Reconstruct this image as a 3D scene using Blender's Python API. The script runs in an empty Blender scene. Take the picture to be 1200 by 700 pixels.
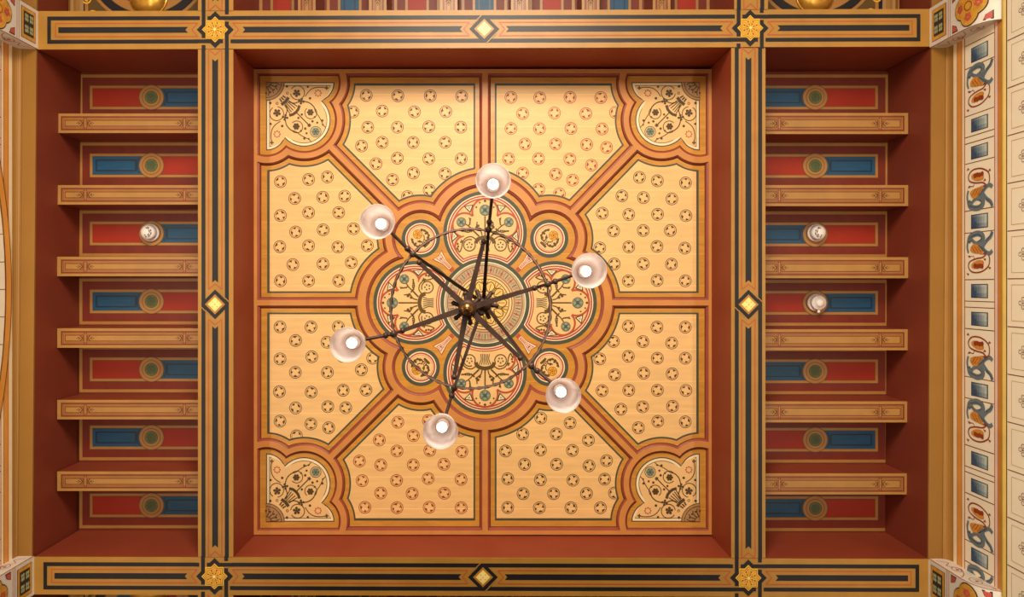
import bpy, math, random
from math import pi, sin, cos, sqrt, atan2, hypot
from mathutils import Vector
from mathutils.geometry import tessellate_polygon

random.seed(7)
S = bpy.context.scene
COL = S.collection

# ------------------------------------------------------------------ frame of reference
# The camera stands on the floor and looks straight up (+z).  Plan x runs to the right,
# plan y runs towards the foot of the picture, depth is counted upwards from the lens.
F, VX, VY, CZ = 900.0, 573.0, 335.0, 1.2
ZB = 7.50            # underside of the main beams
ZJ = 7.895           # underside of the small joists in the bays
ZS = 8.32            # boards of the joisted bays
ZC = 8.157           # flat face of the tracery in the central coffer
ZP = ZC + 0.036      # sunk panels between the tracery
EPS = 0.0011         # thickness of one coat of paint

def at(x, y, Z):
    return ((x - VX) * Z / F, (y - VY) * Z / F, CZ + Z)

# ------------------------------------------------------------------ materials
def lin(c):
    c = c / 255.0
    return c / 12.92 if c <= 0.04045 else ((c + 0.055) / 1.055) ** 2.4

MATS = {}
def material(name, rgb, rough=0.42, spec=0.4, metal=0.0, vary=0.10, scale=5.0, stretch=(1, 1, 1), seams=0.0, emit=0.0, bump=0.0):
    m = bpy.data.materials.new(name)
    m.use_nodes = True
    nt = m.node_tree
    b = nt.nodes['Principled BSDF']
    col = (lin(rgb[0]), lin(rgb[1]), lin(rgb[2]), 1)
    b.inputs['Roughness'].default_value = rough
    b.inputs['Specular IOR Level'].default_value = spec
    b.inputs['Metallic'].default_value = metal
    b.inputs['Base Color'].default_value = col
    if emit:
        b.inputs['Emission Color'].default_value = col
        b.inputs['Emission Strength'].default_value = emit
    if vary:
        geo = nt.nodes.new('ShaderNodeNewGeometry')
        mp = nt.nodes.new('ShaderNodeMapping')
        mp.inputs['Scale'].default_value = stretch
        nz = nt.nodes.new('ShaderNodeTexNoise')
        nz.inputs['Scale'].default_value = scale
        nz.inputs['Detail'].default_value = 4
        nt.links.new(geo.outputs['Position'], mp.inputs['Vector'])
        nt.links.new(mp.outputs['Vector'], nz.inputs['Vector'])
        ramp = nt.nodes.new('ShaderNodeValToRGB')
        ramp.color_ramp.elements[0].position = 0.3
        ramp.color_ramp.elements[1].position = 0.7
        ramp.color_ramp.elements[0].color = tuple(c * (1 - vary) for c in col[:3]) + (1,)
        ramp.color_ramp.elements[1].color = tuple(min(1, c * (1 + vary * .6)) for c in col[:3]) + (1,)
        nt.links.new(nz.outputs['Fac'], ramp.inputs['Fac'])
        out = ramp.outputs['Color']
        if seams:
            # fine pale joints between the boards
            sep = nt.nodes.new('ShaderNodeSeparateXYZ')
            nt.links.new(geo.outputs['Position'], sep.inputs['Vector'])
            md = nt.nodes.new('ShaderNodeMath'); md.operation = 'PINGPONG'
            md.inputs[1].default_value = seams
            nt.links.new(sep.outputs['Y'], md.inputs[0])
            lt = nt.nodes.new('ShaderNodeMath'); lt.operation = 'LESS_THAN'
            lt.inputs[1].default_value = 0.0035
            nt.links.new(md.outputs[0], lt.inputs[0])
            mx = nt.nodes.new('ShaderNodeMix'); mx.data_type = 'RGBA'
            nt.links.new(lt.outputs[0], mx.inputs['Factor'])
            nt.links.new(out, mx.inputs['A'])
            mx.inputs['B'].default_value = tuple(min(1, c * 1.18 + .02) for c in col[:3]) + (1,)
            out = mx.outputs['Result']
        nt.links.new(out, b.inputs['Base Color'])
        if bump:
            bp = nt.nodes.new('ShaderNodeBump')
            bp.inputs['Strength'].default_value = bump
            bp.inputs['Distance'].default_value = 0.01
            nt.links.new(nz.outputs['Fac'], bp.inputs['Height'])
            nt.links.new(bp.outputs['Normal'], b.inputs['Normal'])
    MATS[name] = m
    return m

material('ochre', (170, 122, 46), .46, .5)
material('navy', (28, 25, 30), .46, .36)
material('redline', (180, 84, 46), .45)
material('gold', (240, 184, 56), .35, vary=.15, scale=30)
material('goldline', (120, 76, 24), .5)
material('cream_gold', (250, 226, 140), .4)
material('rib', (208, 138, 72), .40)
material('bevel', (152, 74, 56), .40)
material('margin', (206, 143, 58), .34, vary=.16, scale=4, stretch=(1, 5, 1), seams=.17)
material('outline', (74, 78, 62), .5)
material('panel', (240, 192, 126), .45, vary=.08, scale=3, stretch=(1, 7, 1), seams=.17)
material('brown', (100, 54, 18), .5)
material('rust', (156, 62, 28), .5)
material('darkbrown', (84, 62, 30), .5)
material('star', (250, 222, 172), .5)
material('maroon', (142, 62, 40), .5, .2, vary=.08, scale=2)
material('bayred', (116, 42, 26), .46, .3, vary=.12, scale=3, stretch=(3, 1, 1))
material('bayboard', (130, 57, 38), .5, .2, vary=.08, scale=2)
material('fieldred', (158, 42, 20), .46, .3, vary=.10, scale=3)
material('blue', (26, 78, 112), .46, .35, vary=.12, scale=6, stretch=(1, 5, 1))
material('darkblue', (26, 46, 64), .4)
material('bayochre', (168, 116, 54), .42, .5)
material('joist', (166, 120, 58), .42, .5)
material('joistred', (122, 50, 26), .4)
material('green', (92, 108, 62), .5, vary=.3, scale=60)
material('darkgreen', (58, 62, 40), .5)
material('cream', (238, 192, 128), .5, vary=.06)
material('ivory', (246, 224, 182), .5, vary=.06)
material('red', (184, 80, 52), .45)
material('olive', (96, 70, 28), .5)
material('teal', (130, 138, 116), .5, vary=.25, scale=50)
material('darkteal', (70, 86, 76), .5)
material('grey', (186, 166, 128), .5, vary=.15, scale=20)
material('wall', (254, 240, 212), .6, vary=.05, scale=2)
material('wallline', (120, 70, 34), .6)
material('wallthin', (190, 150, 100), .6)
material('wallred', (176, 84, 64), .6)
material('wallorange', (226, 154, 66), .5)
material('wallpink', (240, 206, 184), .6)
material('wallolive', (190, 158, 72), .45)
material('cove', (146, 102, 40), .5, vary=.06, scale=2)
material('covelight', (158, 112, 50), .5, vary=.06, scale=2)
material('corbel', (228, 218, 202), .55, vary=.05)
material('corbelred', (196, 84, 72), .5)
material('corbeldark', (46, 44, 44), .5)
material('leaf', (170, 176, 128), .5, vary=.3, scale=40)
material('gilt', (232, 172, 66), .3, spec=.6, metal=.3, vary=.2, scale=20)
material('bossgold', (222, 166, 66), .3, metal=.6, vary=.2, scale=15)
material('griffin', (112, 128, 134), .55, vary=.2, scale=25)
material('wing', (222, 148, 60), .5, vary=.2, scale=40)
material('tile_dark', (50, 66, 86), .5)
material('iron', (70, 48, 37), .48, metal=.2, spec=.45, vary=.3, scale=25)
material('ironpale', (140, 108, 96), .40, metal=.25, spec=.5, vary=.25, scale=25)
material('brass', (150, 108, 66), .32, metal=.9, vary=.15, scale=20)
material('white', (238, 228, 220), .4, vary=0)
material('black', (40, 36, 40), .4, vary=0)
material('bulb', (255, 250, 240), .3, vary=0, emit=5)

def blend_material(name, c0, c1, scale):
    """paint that fades from one tint to another in cloudy patches, as on the blue tiles of the frieze"""
    m = material(name, c0, .5, vary=.01)
    nt = m.node_tree
    for n in nt.nodes:
        if n.type == 'TEX_NOISE': n.inputs['Scale'].default_value = scale; n.inputs['Detail'].default_value = 2
        if n.type == 'VALTORGB':
            n.color_ramp.elements[0].color = (lin(c0[0]), lin(c0[1]), lin(c0[2]), 1)
            n.color_ramp.elements[1].color = (lin(c1[0]), lin(c1[1]), lin(c1[2]), 1)
            n.color_ramp.elements[0].position = .42; n.color_ramp.elements[1].position = .62
    return m
material('tan', (176, 132, 84), .5, vary=.15, scale=20)
material('pale', (238, 206, 146), .5)
material('rosegold', (238, 194, 108), .4, vary=.12, scale=20)
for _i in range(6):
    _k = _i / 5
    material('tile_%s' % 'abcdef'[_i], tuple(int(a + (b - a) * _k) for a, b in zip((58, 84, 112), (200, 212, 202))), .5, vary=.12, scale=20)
blend_material('bluetile', (66, 88, 112), (176, 190, 186), 6.0)

def glass_material():
    m = bpy.data.materials.new('opal_glass'); m.use_nodes = True
    nt = m.node_tree; nt.nodes.clear()
    out = nt.nodes.new('ShaderNodeOutputMaterial')
    d = nt.nodes.new('ShaderNodeBsdfDiffuse'); d.inputs['Color'].default_value = (.86, .76, .72, 1)
    t = nt.nodes.new('ShaderNodeBsdfTranslucent'); t.inputs['Color'].default_value = (.90, .80, .76, 1)
    g = nt.nodes.new('ShaderNodeBsdfGlossy'); g.inputs['Roughness'].default_value = .2
    p = nt.nodes.new('ShaderNodeBsdfTransparent'); p.inputs['Color'].default_value = (1, .96, .94, 1)
    a = nt.nodes.new('ShaderNodeMixShader'); a.inputs[0].default_value = .5
    nt.links.new(d.outputs[0], a.inputs[1]); nt.links.new(t.outputs[0], a.inputs[2])
    b = nt.nodes.new('ShaderNodeMixShader'); b.inputs[0].default_value = .05
    nt.links.new(a.outputs[0], b.inputs[1]); nt.links.new(g.outputs[0], b.inputs[2])
    c = nt.nodes.new('ShaderNodeMixShader'); c.inputs[0].default_value = .16
    nt.links.new(b.outputs[0], c.inputs[1]); nt.links.new(p.outputs[0], c.inputs[2])
    nt.links.new(c.outputs[0], out.inputs['Surface'])
    MATS['opal'] = m
glass_material()

# ------------------------------------------------------------------ mesh building
def arc(cx, cy, r, a0, a1, n=16):
    return [(cx + r * cos(a0 + (a1 - a0) * i / n), cy + r * sin(a0 + (a1 - a0) * i / n)) for i in range(n + 1)]

def inside(p, poly):
    x, y = p; c = False; j = len(poly) - 1
    for i in range(len(poly)):
        xi, yi = poly[i]; xj, yj = poly[j]
        if (yi > y) != (yj > y) and x < (xj - xi) * (y - yi) / (yj - yi) + xi: c = not c
        j = i
    return c

class MB:
    """collects paint and solid shapes; build() links them as ONE mesh object"""
    def __init__(self, surf=None):
        self.v = []; self.f = []; self.m = []; self.sm = []; self.names = []; self.surf = surf
        self.clip = None; self.nth = 0
    def mi(self, m):
        if m not in self.names: self.names.append(m)
        return self.names.index(m)
    def face(self, pts, m, smooth=False):
        i = len(self.v); self.v += [tuple(p) for p in pts]
        self.f.append(tuple(range(i, i + len(pts)))); self.m.append(self.mi(m)); self.sm.append(smooth)
    def grid(self, rows, m, smooth=False, close=False):
        """quads between rows of points that share vertices"""
        i = len(self.v); n = len(rows[0]); k = self.mi(m)
        for r in rows: self.v += [tuple(p) for p in r]
        for a in range(len(rows) - 1):
            for b in range(n if close else n - 1):
                c = (b + 1) % n
                self.f.append((i + a * n + b, i + a * n + c, i + (a + 1) * n + c, i + (a + 1) * n + b))
                self.m.append(k); self.sm.append(smooth)
    # ---- flat drawing on a surface (u, v, layer) -> point
    def poly(self, pts, m, layer=0, bump=True):
        if self.clip and not inside((sum(p[0] for p in pts) / len(pts), sum(p[1] for p in pts) / len(pts)), self.clip): return
        if bump: self.nth += 1
        layer += (self.nth % 11) * .075
        self.face([self.surf(p[0], p[1], layer) for p in pts], m)
    def rect(self, x0, y0, x1, y1, m, layer=0):
        self.poly([(x0, y0), (x1, y0), (x1, y1), (x0, y1)], m, layer)
    def frame(self, x0, y0, x1, y1, w, m, layer=0, wy=None):
        wy = wy or w
        self.rect(x0, y0, x1, y0 + wy, m, layer); self.rect(x0, y1 - wy, x1, y1, m, layer)
        self.rect(x0, y0 + wy, x0 + w, y1 - wy, m, layer); self.rect(x1 - w, y0 + wy, x1, y1 - wy, m, layer)
    def disc(self, x, y, r, m, layer=0, n=18, ry=None):
        if m == 'olive': r *= 1.15
        ry = ry or r
        self.poly([(x + r * cos(2 * pi * i / n), y + ry * sin(2 * pi * i / n)) for i in range(n)], m, layer)
    def ring(self, x, y, r0, r1, m, layer=0, n=28, a0=0, a1=2 * pi):
        self.nth += 1
        for i in range(n):
            a, b = a0 + (a1 - a0) * i / n, a0 + (a1 - a0) * (i + 1) / n
            self.poly([(x + r0 * cos(a), y + r0 * sin(a)), (x + r1 * cos(a), y + r1 * sin(a)),
                       (x + r1 * cos(b), y + r1 * sin(b)), (x + r0 * cos(b), y + r0 * sin(b))], m, layer, False)
    def stroke(self, pts, w, m, layer=0, closed=False, w1=None):
        n = len(pts)
        if n < 2: return
        self.nth += 1
        if m == 'olive': w *= 1.35
        L = []; R = []
        for i in range(n):
            if closed: a, b = pts[i - 1], pts[(i + 1) % n]
            else: a, b = pts[max(0, i - 1)], pts[min(n - 1, i + 1)]
            p = pts[i]
            d1 = (p[0] - a[0], p[1] - a[1]); d2 = (b[0] - p[0], b[1] - p[1])
            l1 = hypot(*d1) or 1; l2 = hypot(*d2) or 1
            if hypot(*d1) < 1e-9: d1, l1 = d2, l2
            if hypot(*d2) < 1e-9: d2, l2 = d1, l1
            tx, ty = d1[0] / l1 + d2[0] / l2, d1[1] / l1 + d2[1] / l2
            tl = hypot(tx, ty)
            if tl < 1e-6: tx, ty, tl = d1[0] / l1, d1[1] / l1, 1
            tx /= tl; ty /= tl
            k = max(.45, abs(tx * d1[0] / l1 + ty * d1[1] / l1))
            ww = w if w1 is None else w + (w1 - w) * i / (n - 1)
            h = ww / 2 / k
            L.append((p[0] - ty * h, p[1] + tx * h)); R.append((p[0] + ty * h, p[1] - tx * h))
        for i in range(n if closed else n - 1):
            j = (i + 1) % n
            self.poly([L[i], L[j], R[j], R[i]], m, layer, False)
    # ---- solids
    def tube(self, pts, r, m, n=8, r1=None):
        rows = []; k = len(pts); up = Vector((0.13, 0.21, 1)).normalized()
        for i, p in enumerate(pts):
            a = Vector(pts[max(0, i - 1)]); b = Vector(pts[min(k - 1, i + 1)])
            t = (b - a).normalized()
            s = t.cross(up)
            if s.length < .05: s = t.cross(Vector((1, 0, 0)))
            s.normalize(); q = t.cross(s)
            rr = r if r1 is None else r + (r1 - r) * i / (k - 1)
            rows.append([Vector(p) + rr * (cos(2 * pi * j / n) * s + sin(2 * pi * j / n) * q) for j in range(n)])
        self.grid(rows, m, True, True)
        self.face(rows[0][::-1], m); self.face(rows[-1], m)
    def bar(self, a, b, w, h, m, w1=None):
        """rectangular bar from a to b"""
        a, b = Vector(a), Vector(b); t = (b - a).normalized(); z = Vector((0, 0, 1))
        s = t.cross(z).normalized(); q = s.cross(t)
        w1 = w1 or w
        def sec(p, w): return [p + s * (i * w / 2) + q * (j * h / 2) for i, j in ((-1, -1), (1, -1), (1, 1), (-1, 1))]
        A, B = sec(a, w), sec(b, w1)
        self.grid([A, B], m, False, True); self.face(A[::-1], m); self.face(B, m)
    def lathe(self, c, prof, m, n=24, axis=None):
        """prof = (radius, height) pairs about a vertical axis through c (or a given axis)"""
        c = Vector(c); z = Vector(axis or (0, 0, 1)).normalized()
        s = z.cross(Vector((0, 1, 0)))
        if s.length < .05: s = z.cross(Vector((1, 0, 0)))
        s.normalize(); q = z.cross(s)
        rows = [[c + z * h + r * (cos(2 * pi * j / n) * s + sin(2 * pi * j / n) * q) for j in range(n)] for r, h in prof]
        self.grid(rows, m, True, True)
    def ball(self, c, r, m, n=16, sz=1):
        self.lathe(c, [(r * sin(pi * i / 10) + 1e-5, -r * sz * cos(pi * i / 10)) for i in range(11)], m, n)
    def slab(self, poly3, dz, m):
        """closed prism from a list of 3-D points lying in a level plane, dz upward"""
        top = [(p[0], p[1], p[2] + dz) for p in poly3]
        self.face(poly3, m); self.face(top[::-1], m)
        n = len(poly3)
        for i in range(n):
            j = (i + 1) % n
            self.face([poly3[i], poly3[j], top[j], top[i]], m)
    def box(self, x0, y0, z0, x1, y1, z1, m):
        self.slab([(x0, y0, z0), (x1, y0, z0), (x1, y1, z0), (x0, y1, z0)], z1 - z0, m)
    def build(self, name, parent=None, origin=None):
        if origin is None:
            if parent is not None: origin = ORG[parent]
            else:
                n = len(self.v); origin = tuple(sum(p[k] for p in self.v) / n for k in range(3))
        me = bpy.data.meshes.new(name)
        me.from_pydata([(p[0] - origin[0], p[1] - origin[1], p[2] - origin[2]) for p in self.v], [], self.f)
        for nm in self.names: me.materials.append(MATS[nm])
        me.polygons.foreach_set('material_index', self.m)
        me.polygons.foreach_set('use_smooth', self.sm)
        me.update()
        o = bpy.data.objects.new(name, me); COL.objects.link(o)
        if parent is not None: o.parent = parent
        else: o.location = origin
        ORG[o] = tuple(origin)
        return o

ORG = {}
def tag(o, label, cat, group=None, kind=None):
    o['label'] = label; o['category'] = cat
    if group: o['group'] = group
    o['kind'] = kind or 'thing'
    return o
def thing(name, label, cat, loc, group=None, kind=None):
    o = bpy.data.objects.new(name, None); COL.objects.link(o)
    o.empty_display_size = .1; o.location = loc; ORG[o] = tuple(loc)
    return tag(o, label, cat, group, kind)
def structure(o):
    o['kind'] = 'structure'; return o

def ceil(Z):
    return lambda u, v, layer=0: ((u - VX) * Z / F, (v - VY) * Z / F, CZ + Z - layer * EPS)

ORD = ['first', 'second', 'third', 'fourth', 'fifth', 'sixth', 'seventh']

# ================================================================== MAIN BEAMS
# cross-section of the painted stripes, measured from the middle of the beam
NV0, NV1, RD, NC = 11.4, 16.0, 7.8, 3.4

def stripes(mb, M, s0, s1, e0, e1, layer=2):
    """one run of stripes between s0 and s1 (M maps (s,t) to plan); ends: 'box', 'cross', 'lozenge', 'run'"""
    def P(s, t): return M(s, t)
    def q(a, b, t0, t1, m): mb.poly([P(a, t0), P(b, t0), P(b, t1), P(a, t1)], m, layer)
    for (s, sg, e) in ((s0, 1, e0), (s1, -1, e1)):
        pass
    ends = {}
    for key, s, sg, e in (('a', s0, 1, e0), ('b', s1, -1, e1)):
        if e == 'box':
            ends[key] = (s + sg * 11, s + sg * 15.5, s + sg * 24, None)
        elif e == 'cross':
            ends[key] = (None, s + sg * 0, s + sg * 0, 'fish')
        else:
            ends[key] = (None, s, s, e)
    # outer navy
    na = s0 + 11 if e0 == 'box' else s0
    nb = s1 - 11 if e1 == 'box' else s1
    for sg in (-1, 1):
        q(na, nb, sg * NV0, sg * NV1, 'navy')
    if e0 == 'box': q(na, na + 4.3, -NV0, NV0, 'navy')
    if e1 == 'box': q(nb - 4.3, nb, -NV0, NV0, 'navy')
    # thin red line and centre band
    def inner(s, sg, e):
        if e == 'box': return s + sg * 20, s + sg * 24, None
        if e == 'cross': return s + sg * 0, s + sg * 11.5, 7
        if e == 'lozenge': return s + sg * 17.5, s + sg * 25.5, 6.5
        return s, s, None
    ra, ca, ta = inner(s0, 1, e0); rb, cb, tb = inner(s1, -1, e1)
    for sg in (-1, 1):
        q(ra, rb, sg * RD - .6, sg * RD + .6, 'redline')
    if e0 == 'box': q(ra, ra + 1.2, -RD, RD, 'redline')
    if e1 == 'box': q(rb - 1.2, rb, -RD, RD, 'redline')
    if ta: mb.stroke([P(ra, -RD), P(ra + ta, 0), P(ra, RD)], 1.2, 'redline', layer)
    if tb: mb.stroke([P(rb, -RD), P(rb - tb, 0), P(rb, RD)], 1.2, 'redline', layer)
    pts = [P(ca, -NC)]
    pts += [P(cb, -NC)]
    if tb: pts += [P(cb - 3, 0)]
    pts += [P(cb, NC), P(ca, NC)]
    if ta: pts += [P(ca + 3, 0)]
    mb.poly(pts, 'navy', layer)

def crossing(mb, cx, cy, sx=1.0, layer=3):
    """knotted eight-pointed star where two beams cross"""
    def st(pts, m='navy', w=4.4, l=layer): mb.stroke([(cx + x, cy + y) for x, y in pts], w, m, l)
    T = 13.6
    st([(-T, -24), (-T, -5), (-18.5, 0), (-T, 5), (-T, 9.6)])
    st([(-9, -T), (-5, -T), (0, -18.5), (5, -T), (24, -T)])
    st([(T, -9.6), (T, -5), (18.5, 0), (T, 5), (T, 24)])
    st([(-24, T), (-5, T), (0, 18.5), (5, T), (9, T)])
    st([(-24, -T), (-18, -T)]); st([(T, -24), (T, -18)]); st([(24, T), (18, T)]); st([(-T, 24), (-T, 18)])

def star_boss(cx, cy, parent, surf):
    mb = MB(surf)
    def star(r, k): return [(cx + (r if i % 2 == 0 else r * k) * cos(pi * i / 8), cy + (r if i % 2 == 0 else r * k) * sin(pi * i / 8)) for i in range(16)]
    pts = star(15.2, .76)
    base = [surf(p[0], p[1], 8) for p in pts]
    mb.slab(base, EPS * 7, 'gold')
    for i, (r, m) in enumerate(((13.6, 'goldline'), (12.7, 'gold'), (11.2, 'redline'), (10.4, 'gold'))):
        p = star(r, .76)
        for a in range(16): mb.poly([(cx, cy), p[a], p[(a + 1) % 16]], m, 9 + i)
    for i in range(8):
        a = pi * i / 4 + pi / 8
        mb.disc(cx + 7.6 * cos(a), cy + 7.6 * sin(a), .95, 'goldline', 14, 8)
        mb.stroke([(cx + 2 * cos(a), cy + 2 * sin(a)), (cx + 6.5 * cos(a), cy + 6.5 * sin(a))], .55, 'goldline', 14)
        b = pi * i / 4
        mb.stroke([(cx + 3.5 * cos(b - .3), cy + 3.5 * sin(b - .3)), (cx + 9 * cos(b), cy + 9 * sin(b)), (cx + 3.5 * cos(b + .3), cy + 3.5 * sin(b + .3))], .5, 'redline', 14)
    mb.disc(cx, cy, 1.6, 'cream_gold', 15, 10)
    return mb.build('gilt_star', parent)

def lozenge(cx, cy, parent, surf, rot):
    """the small gilt lozenge with a four-petalled flower half way along a beam, and its navy border"""
    mb = MB(surf)
    def R(x, y): return (cx + x, cy + y) if not rot else (cx + y, cy - x)
    def dia(r): return [R(0, -r), R(r, 0), R(0, r), R(-r, 0)]
    clip = 16.0
    # navy border (octagon cut off by the outer stripes)
    o = 17.4
    mb.poly([R(0, -o), R(clip, -(o - clip)), R(clip, o - clip), R(0, o), R(-clip, o - clip), R(-clip, -(o - clip))], 'navy', 4)
    for s in (1, -1):
        mb.stroke([R(s * -16.2, s * 3.0), R(s * -5.0, s * 14.2)], 1.1, 'ochre', 5)
    mb.poly(dia(11.8), 'ochre', 5); mb.poly(dia(9.6), 'redline', 6); mb.poly(dia(9.0), 'gold', 7)
    mb.poly(dia(8.0), 'cream_gold', 8); mb.poly(dia(6.0), 'darkgreen', 9)
    for i in range(4):
        a = pi / 2 * i
        mb.poly([R(0, 0)] + [R(3.2 * cos(a) + 2.5 * cos(b) * 1, 3.2 * sin(a) + 2.5 * sin(b)) for b in [a - 2 + 4 * k / 8 for k in range(9)]], 'cream_gold', 10)
    mb.disc(*R(0, 0), .9, 'gold', 11, 8)
    return mb.build('lozenge', parent)

BS = ceil(ZB)
def beam_solid(mb, q):
    """q = four plan corners at the underside; the flanks are maroon and rise to the boards"""
    b = [BS(p[0], p[1]) for p in q]
    t = [(p[0], p[1], CZ + ZS + .05) for p in b]
    mb.face(b, 'ochre'); mb.face(t[::-1], 'maroon')
    for i in range(4):
        j = (i + 1) % 4
        # ochre arris then maroon flank
        e0 = (b[i][0], b[i][1], b[i][2] + .012); e1 = (b[j][0], b[j][1], b[j][2] + .012)
        mb.face([b[i], b[j], e1, e0], 'ochre'); mb.face([e0, e1, t[j], t[i]], 'maroon')

def hbeam(yl0, yl1, yr0, yr1, xl, xr, cyl, label, crossings, midx, ends):
    mid = (xl + xr) / 2
    t = thing('ceiling_beam', label, 'beam', at(mid, (yl0 + yl1 + yr0 + yr1) / 4, ZB))
    mb = MB(BS)
    beam_solid(mb, [(xl, yl0), (xr, yr0), (xr, yr1), (xl, yl1)])
    def cy(x):
        k = (x - xl) / (xr - xl)
        return ((yl0 + yl1) / 2) * (1 - k) + ((yr0 + yr1) / 2) * k
    M = lambda s, tt: (s, cy(s) + tt)
    c0, c1 = crossings
    stripes(mb, M, xl, c0 - 20.5, 'box', 'cross')
    stripes(mb, M, c0 + 20.5, midx, 'cross', 'lozenge')
    stripes(mb, M, midx, c1 - 20.5, 'lozenge', 'cross')
    stripes(mb, M, c1 + 20.5, xr, 'cross', 'box')
    for c in crossings: crossing(mb, c, cy(c))
    mb.build('timber', t)
    for c in crossings: star_boss(c, cy(c), t, BS)
    lozenge(midx, cy(midx), t, BS, True)
    return cy

cyT = hbeam(13, 58, 10.5, 54.5, 44.5, 1089.5, 35.5, 'long ochre beam with navy stripes, lit brightest, along the top edge of the central coffer', (252.3, 879), 567.5, None)
cyB = hbeam(653, 697, 655.5, 700.5, 40, 1088, 675, 'long ochre beam with navy stripes, in shade, along the bottom edge of the central coffer', (251.6, 876.8), 566, None)

def vbeam(x0, x1, y0, y1, cx, midy, label, e0='cross', e1='cross', name='ceiling_beam'):
    t = thing(name, label, 'beam', at((x0 + x1) / 2, (y0 + y1) / 2, ZB))
    mb = MB(BS)
    beam_solid(mb, [(x0, y0), (x1, y0), (x1, y1), (x0, y1)])
    M = lambda s, tt: (cx + tt, s)
    if midy:
        stripes(mb, M, y0 - .5, midy, e0, 'lozenge'); stripes(mb, M, midy, y1 + .5, 'lozenge', e1)
    else:
        stripes(mb, M, y0, y1, e0, e1)
    mb.build('timber', t)
    if midy: lozenge(cx, midy, t, BS, False)
vbeam(232, 273.3, 58, 653, 252.2, 356.8, 'ochre navy-striped beam between the central coffer and the joists on its left')
vbeam(857, 897, 56.3, 654.5, 877, 357, 'ochre navy-striped beam between the central coffer and the joists on its right')
vbeam(232, 273.3, -150, 13, 252.3, None, 'end of a striped beam rising above the star left of the top beam', 'run', 'cross')
vbeam(860.5, 900, -150, 11.5, 879.5, None, 'end of a striped beam rising above the star right of the top beam', 'run', 'cross')
vbeam(232, 273.3, 697.6, 860, 251.6, None, 'end of a striped beam running below the left star of the bottom beam', 'cross', 'run')
vbeam(857, 897, 699.8, 860, 876.8, None, 'end of a striped beam running below the right star of the bottom beam', 'cross', 'run')

# ================================================================== CENTRAL COFFER
CX, CY = 568.4, 355.0
QD = {(-1, -1): (CX - 296.5, CY - 81), (1, -1): (835.4 - CX, CY - 81), (-1, 1): (CX - 296.5, 627 - CY), (1, 1): (835.4 - CX, 627 - CY)}
CCO = 15.4   # inset of the corner panels

def circ_line_y(cx, cy, r, y, sg): return cx + sg * sqrt(max(0, r * r - (y - cy) ** 2))
def circ_circ(c0, r0, c1, r1, side):
    dx, dy = c1[0] - c0[0], c1[1] - c0[1]; d = hypot(dx, dy)
    a = (r0 * r0 - r1 * r1 + d * d) / (2 * d); h = sqrt(max(0, r0 * r0 - a * a))
    mx, my = c0[0] + a * dx / d, c0[1] + a * dy / d
    return (mx - side * h * dy / d, my + side * h * dx / d)
def arc_between(c, p, q, n, r=None):
    """short arc about c from p to q"""
    a0 = atan2(p[1] - c[1], p[0] - c[0]); a1 = atan2(q[1] - c[1], q[0] - c[0])
    while a1 - a0 > pi: a1 -= 2 * pi
    while a1 - a0 < -pi: a1 += 2 * pi
    r0 = hypot(p[0] - c[0], p[1] - c[1]); r1 = hypot(q[0] - c[0], q[1] - c[1])
    return [(c[0] + (r0 + (r1 - r0) * i / n) * cos(a0 + (a1 - a0) * i / n), c[1] + (r0 + (r1 - r0) * i / n) * sin(a0 + (a1 - a0) * i / n)) for i in range(n + 1)]

def field_outline(W, H, t):
    """outline of a panel beside the upright rib, in the quadrant frame (a across, b towards the edge)"""
    b1 = H - 19.5 + t * 14.5 / 10.25
    s1 = (W - 72.4, H - 16); m = (W - 60, H - 60); rs, rm = 48 - t, 55 - t
    q = (75.4, 75.6); rq = 51.5 - t; B = (0, 82); rb = 77.5 - t; e = 13.5 - t
    p0 = (e, b1)
    p1 = (circ_line_y(s1[0], s1[1], rs, b1, -1), b1)
    p2 = min((circ_circ(s1, rs, m, rm, k) for k in (1, -1)), key=lambda p: p[0])
    d = hypot(*m); ux, uy = m[0] / d, m[1] / d
    def on_diag(c, r, sg):
        ox, oy = -uy * e, ux * e
        fx, fy = ox - c[0], oy - c[1]
        bb = fx * ux + fy * uy; cc = fx * fx + fy * fy - r * r
        s = -bb + sg * sqrt(max(0, bb * bb - cc))
        return (ox + ux * s, oy + uy * s)
    p3 = on_diag(m, rm, -1); p4 = on_diag(q, rq, 1)
    p5 = max((circ_circ(q, rq, B, rb, k) for k in (1, -1)), key=lambda p: p[1])
    p6 = (e, 82 + sqrt(rb * rb - e * e))
    out = [p0, p1] + arc_between(s1, p1, p2, 8)[1:] + arc_between(m, p2, p3, 10)[1:] + [p4]
    out += arc_between(q, p4, p5, 10)[1:] + arc_between(B, p5, p6, 14)[1:]
    return out

def corner_outline(t):
    te = t * 10.4 / 7.5 if t > 0 else t
    s1, s2, m = (57, .5), (.5, 57), (44.5, 44.5); rs, rm = 23 + t, 31 + t
    p1 = (circ_line_y(57, .5, rs, -te, 1), -te)
    p2 = max((circ_circ(s1, rs, m, rm, k) for k in (1, -1)), key=lambda p: p[0])
    if hypot(p2[0] - m[0], p2[1] - m[1]) > rm + .5 or rs + rm < 45.8: p2 = (63.2, 23.0)
    a = arc_between(s1, p1, p2, 10); 
    a0 = atan2(p2[1] - m[1], p2[0] - m[0]); a1 = pi / 2 - a0
    mid = []
    r0 = hypot(p2[0] - m[0], p2[1] - m[1])
    for i in range(1, 28):
        k = i / 28; ang = a0 + (a1 - a0) * k
        r = rm + (r0 - rm) * max(0, 1 - 9 * min(k, 1 - k))
        mid.append((m[0] + r * cos(ang), m[1] + r * sin(ang)))
    return [(-te, -te)] + a + mid + [(y, x) for x, y in a[::-1]]

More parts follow.
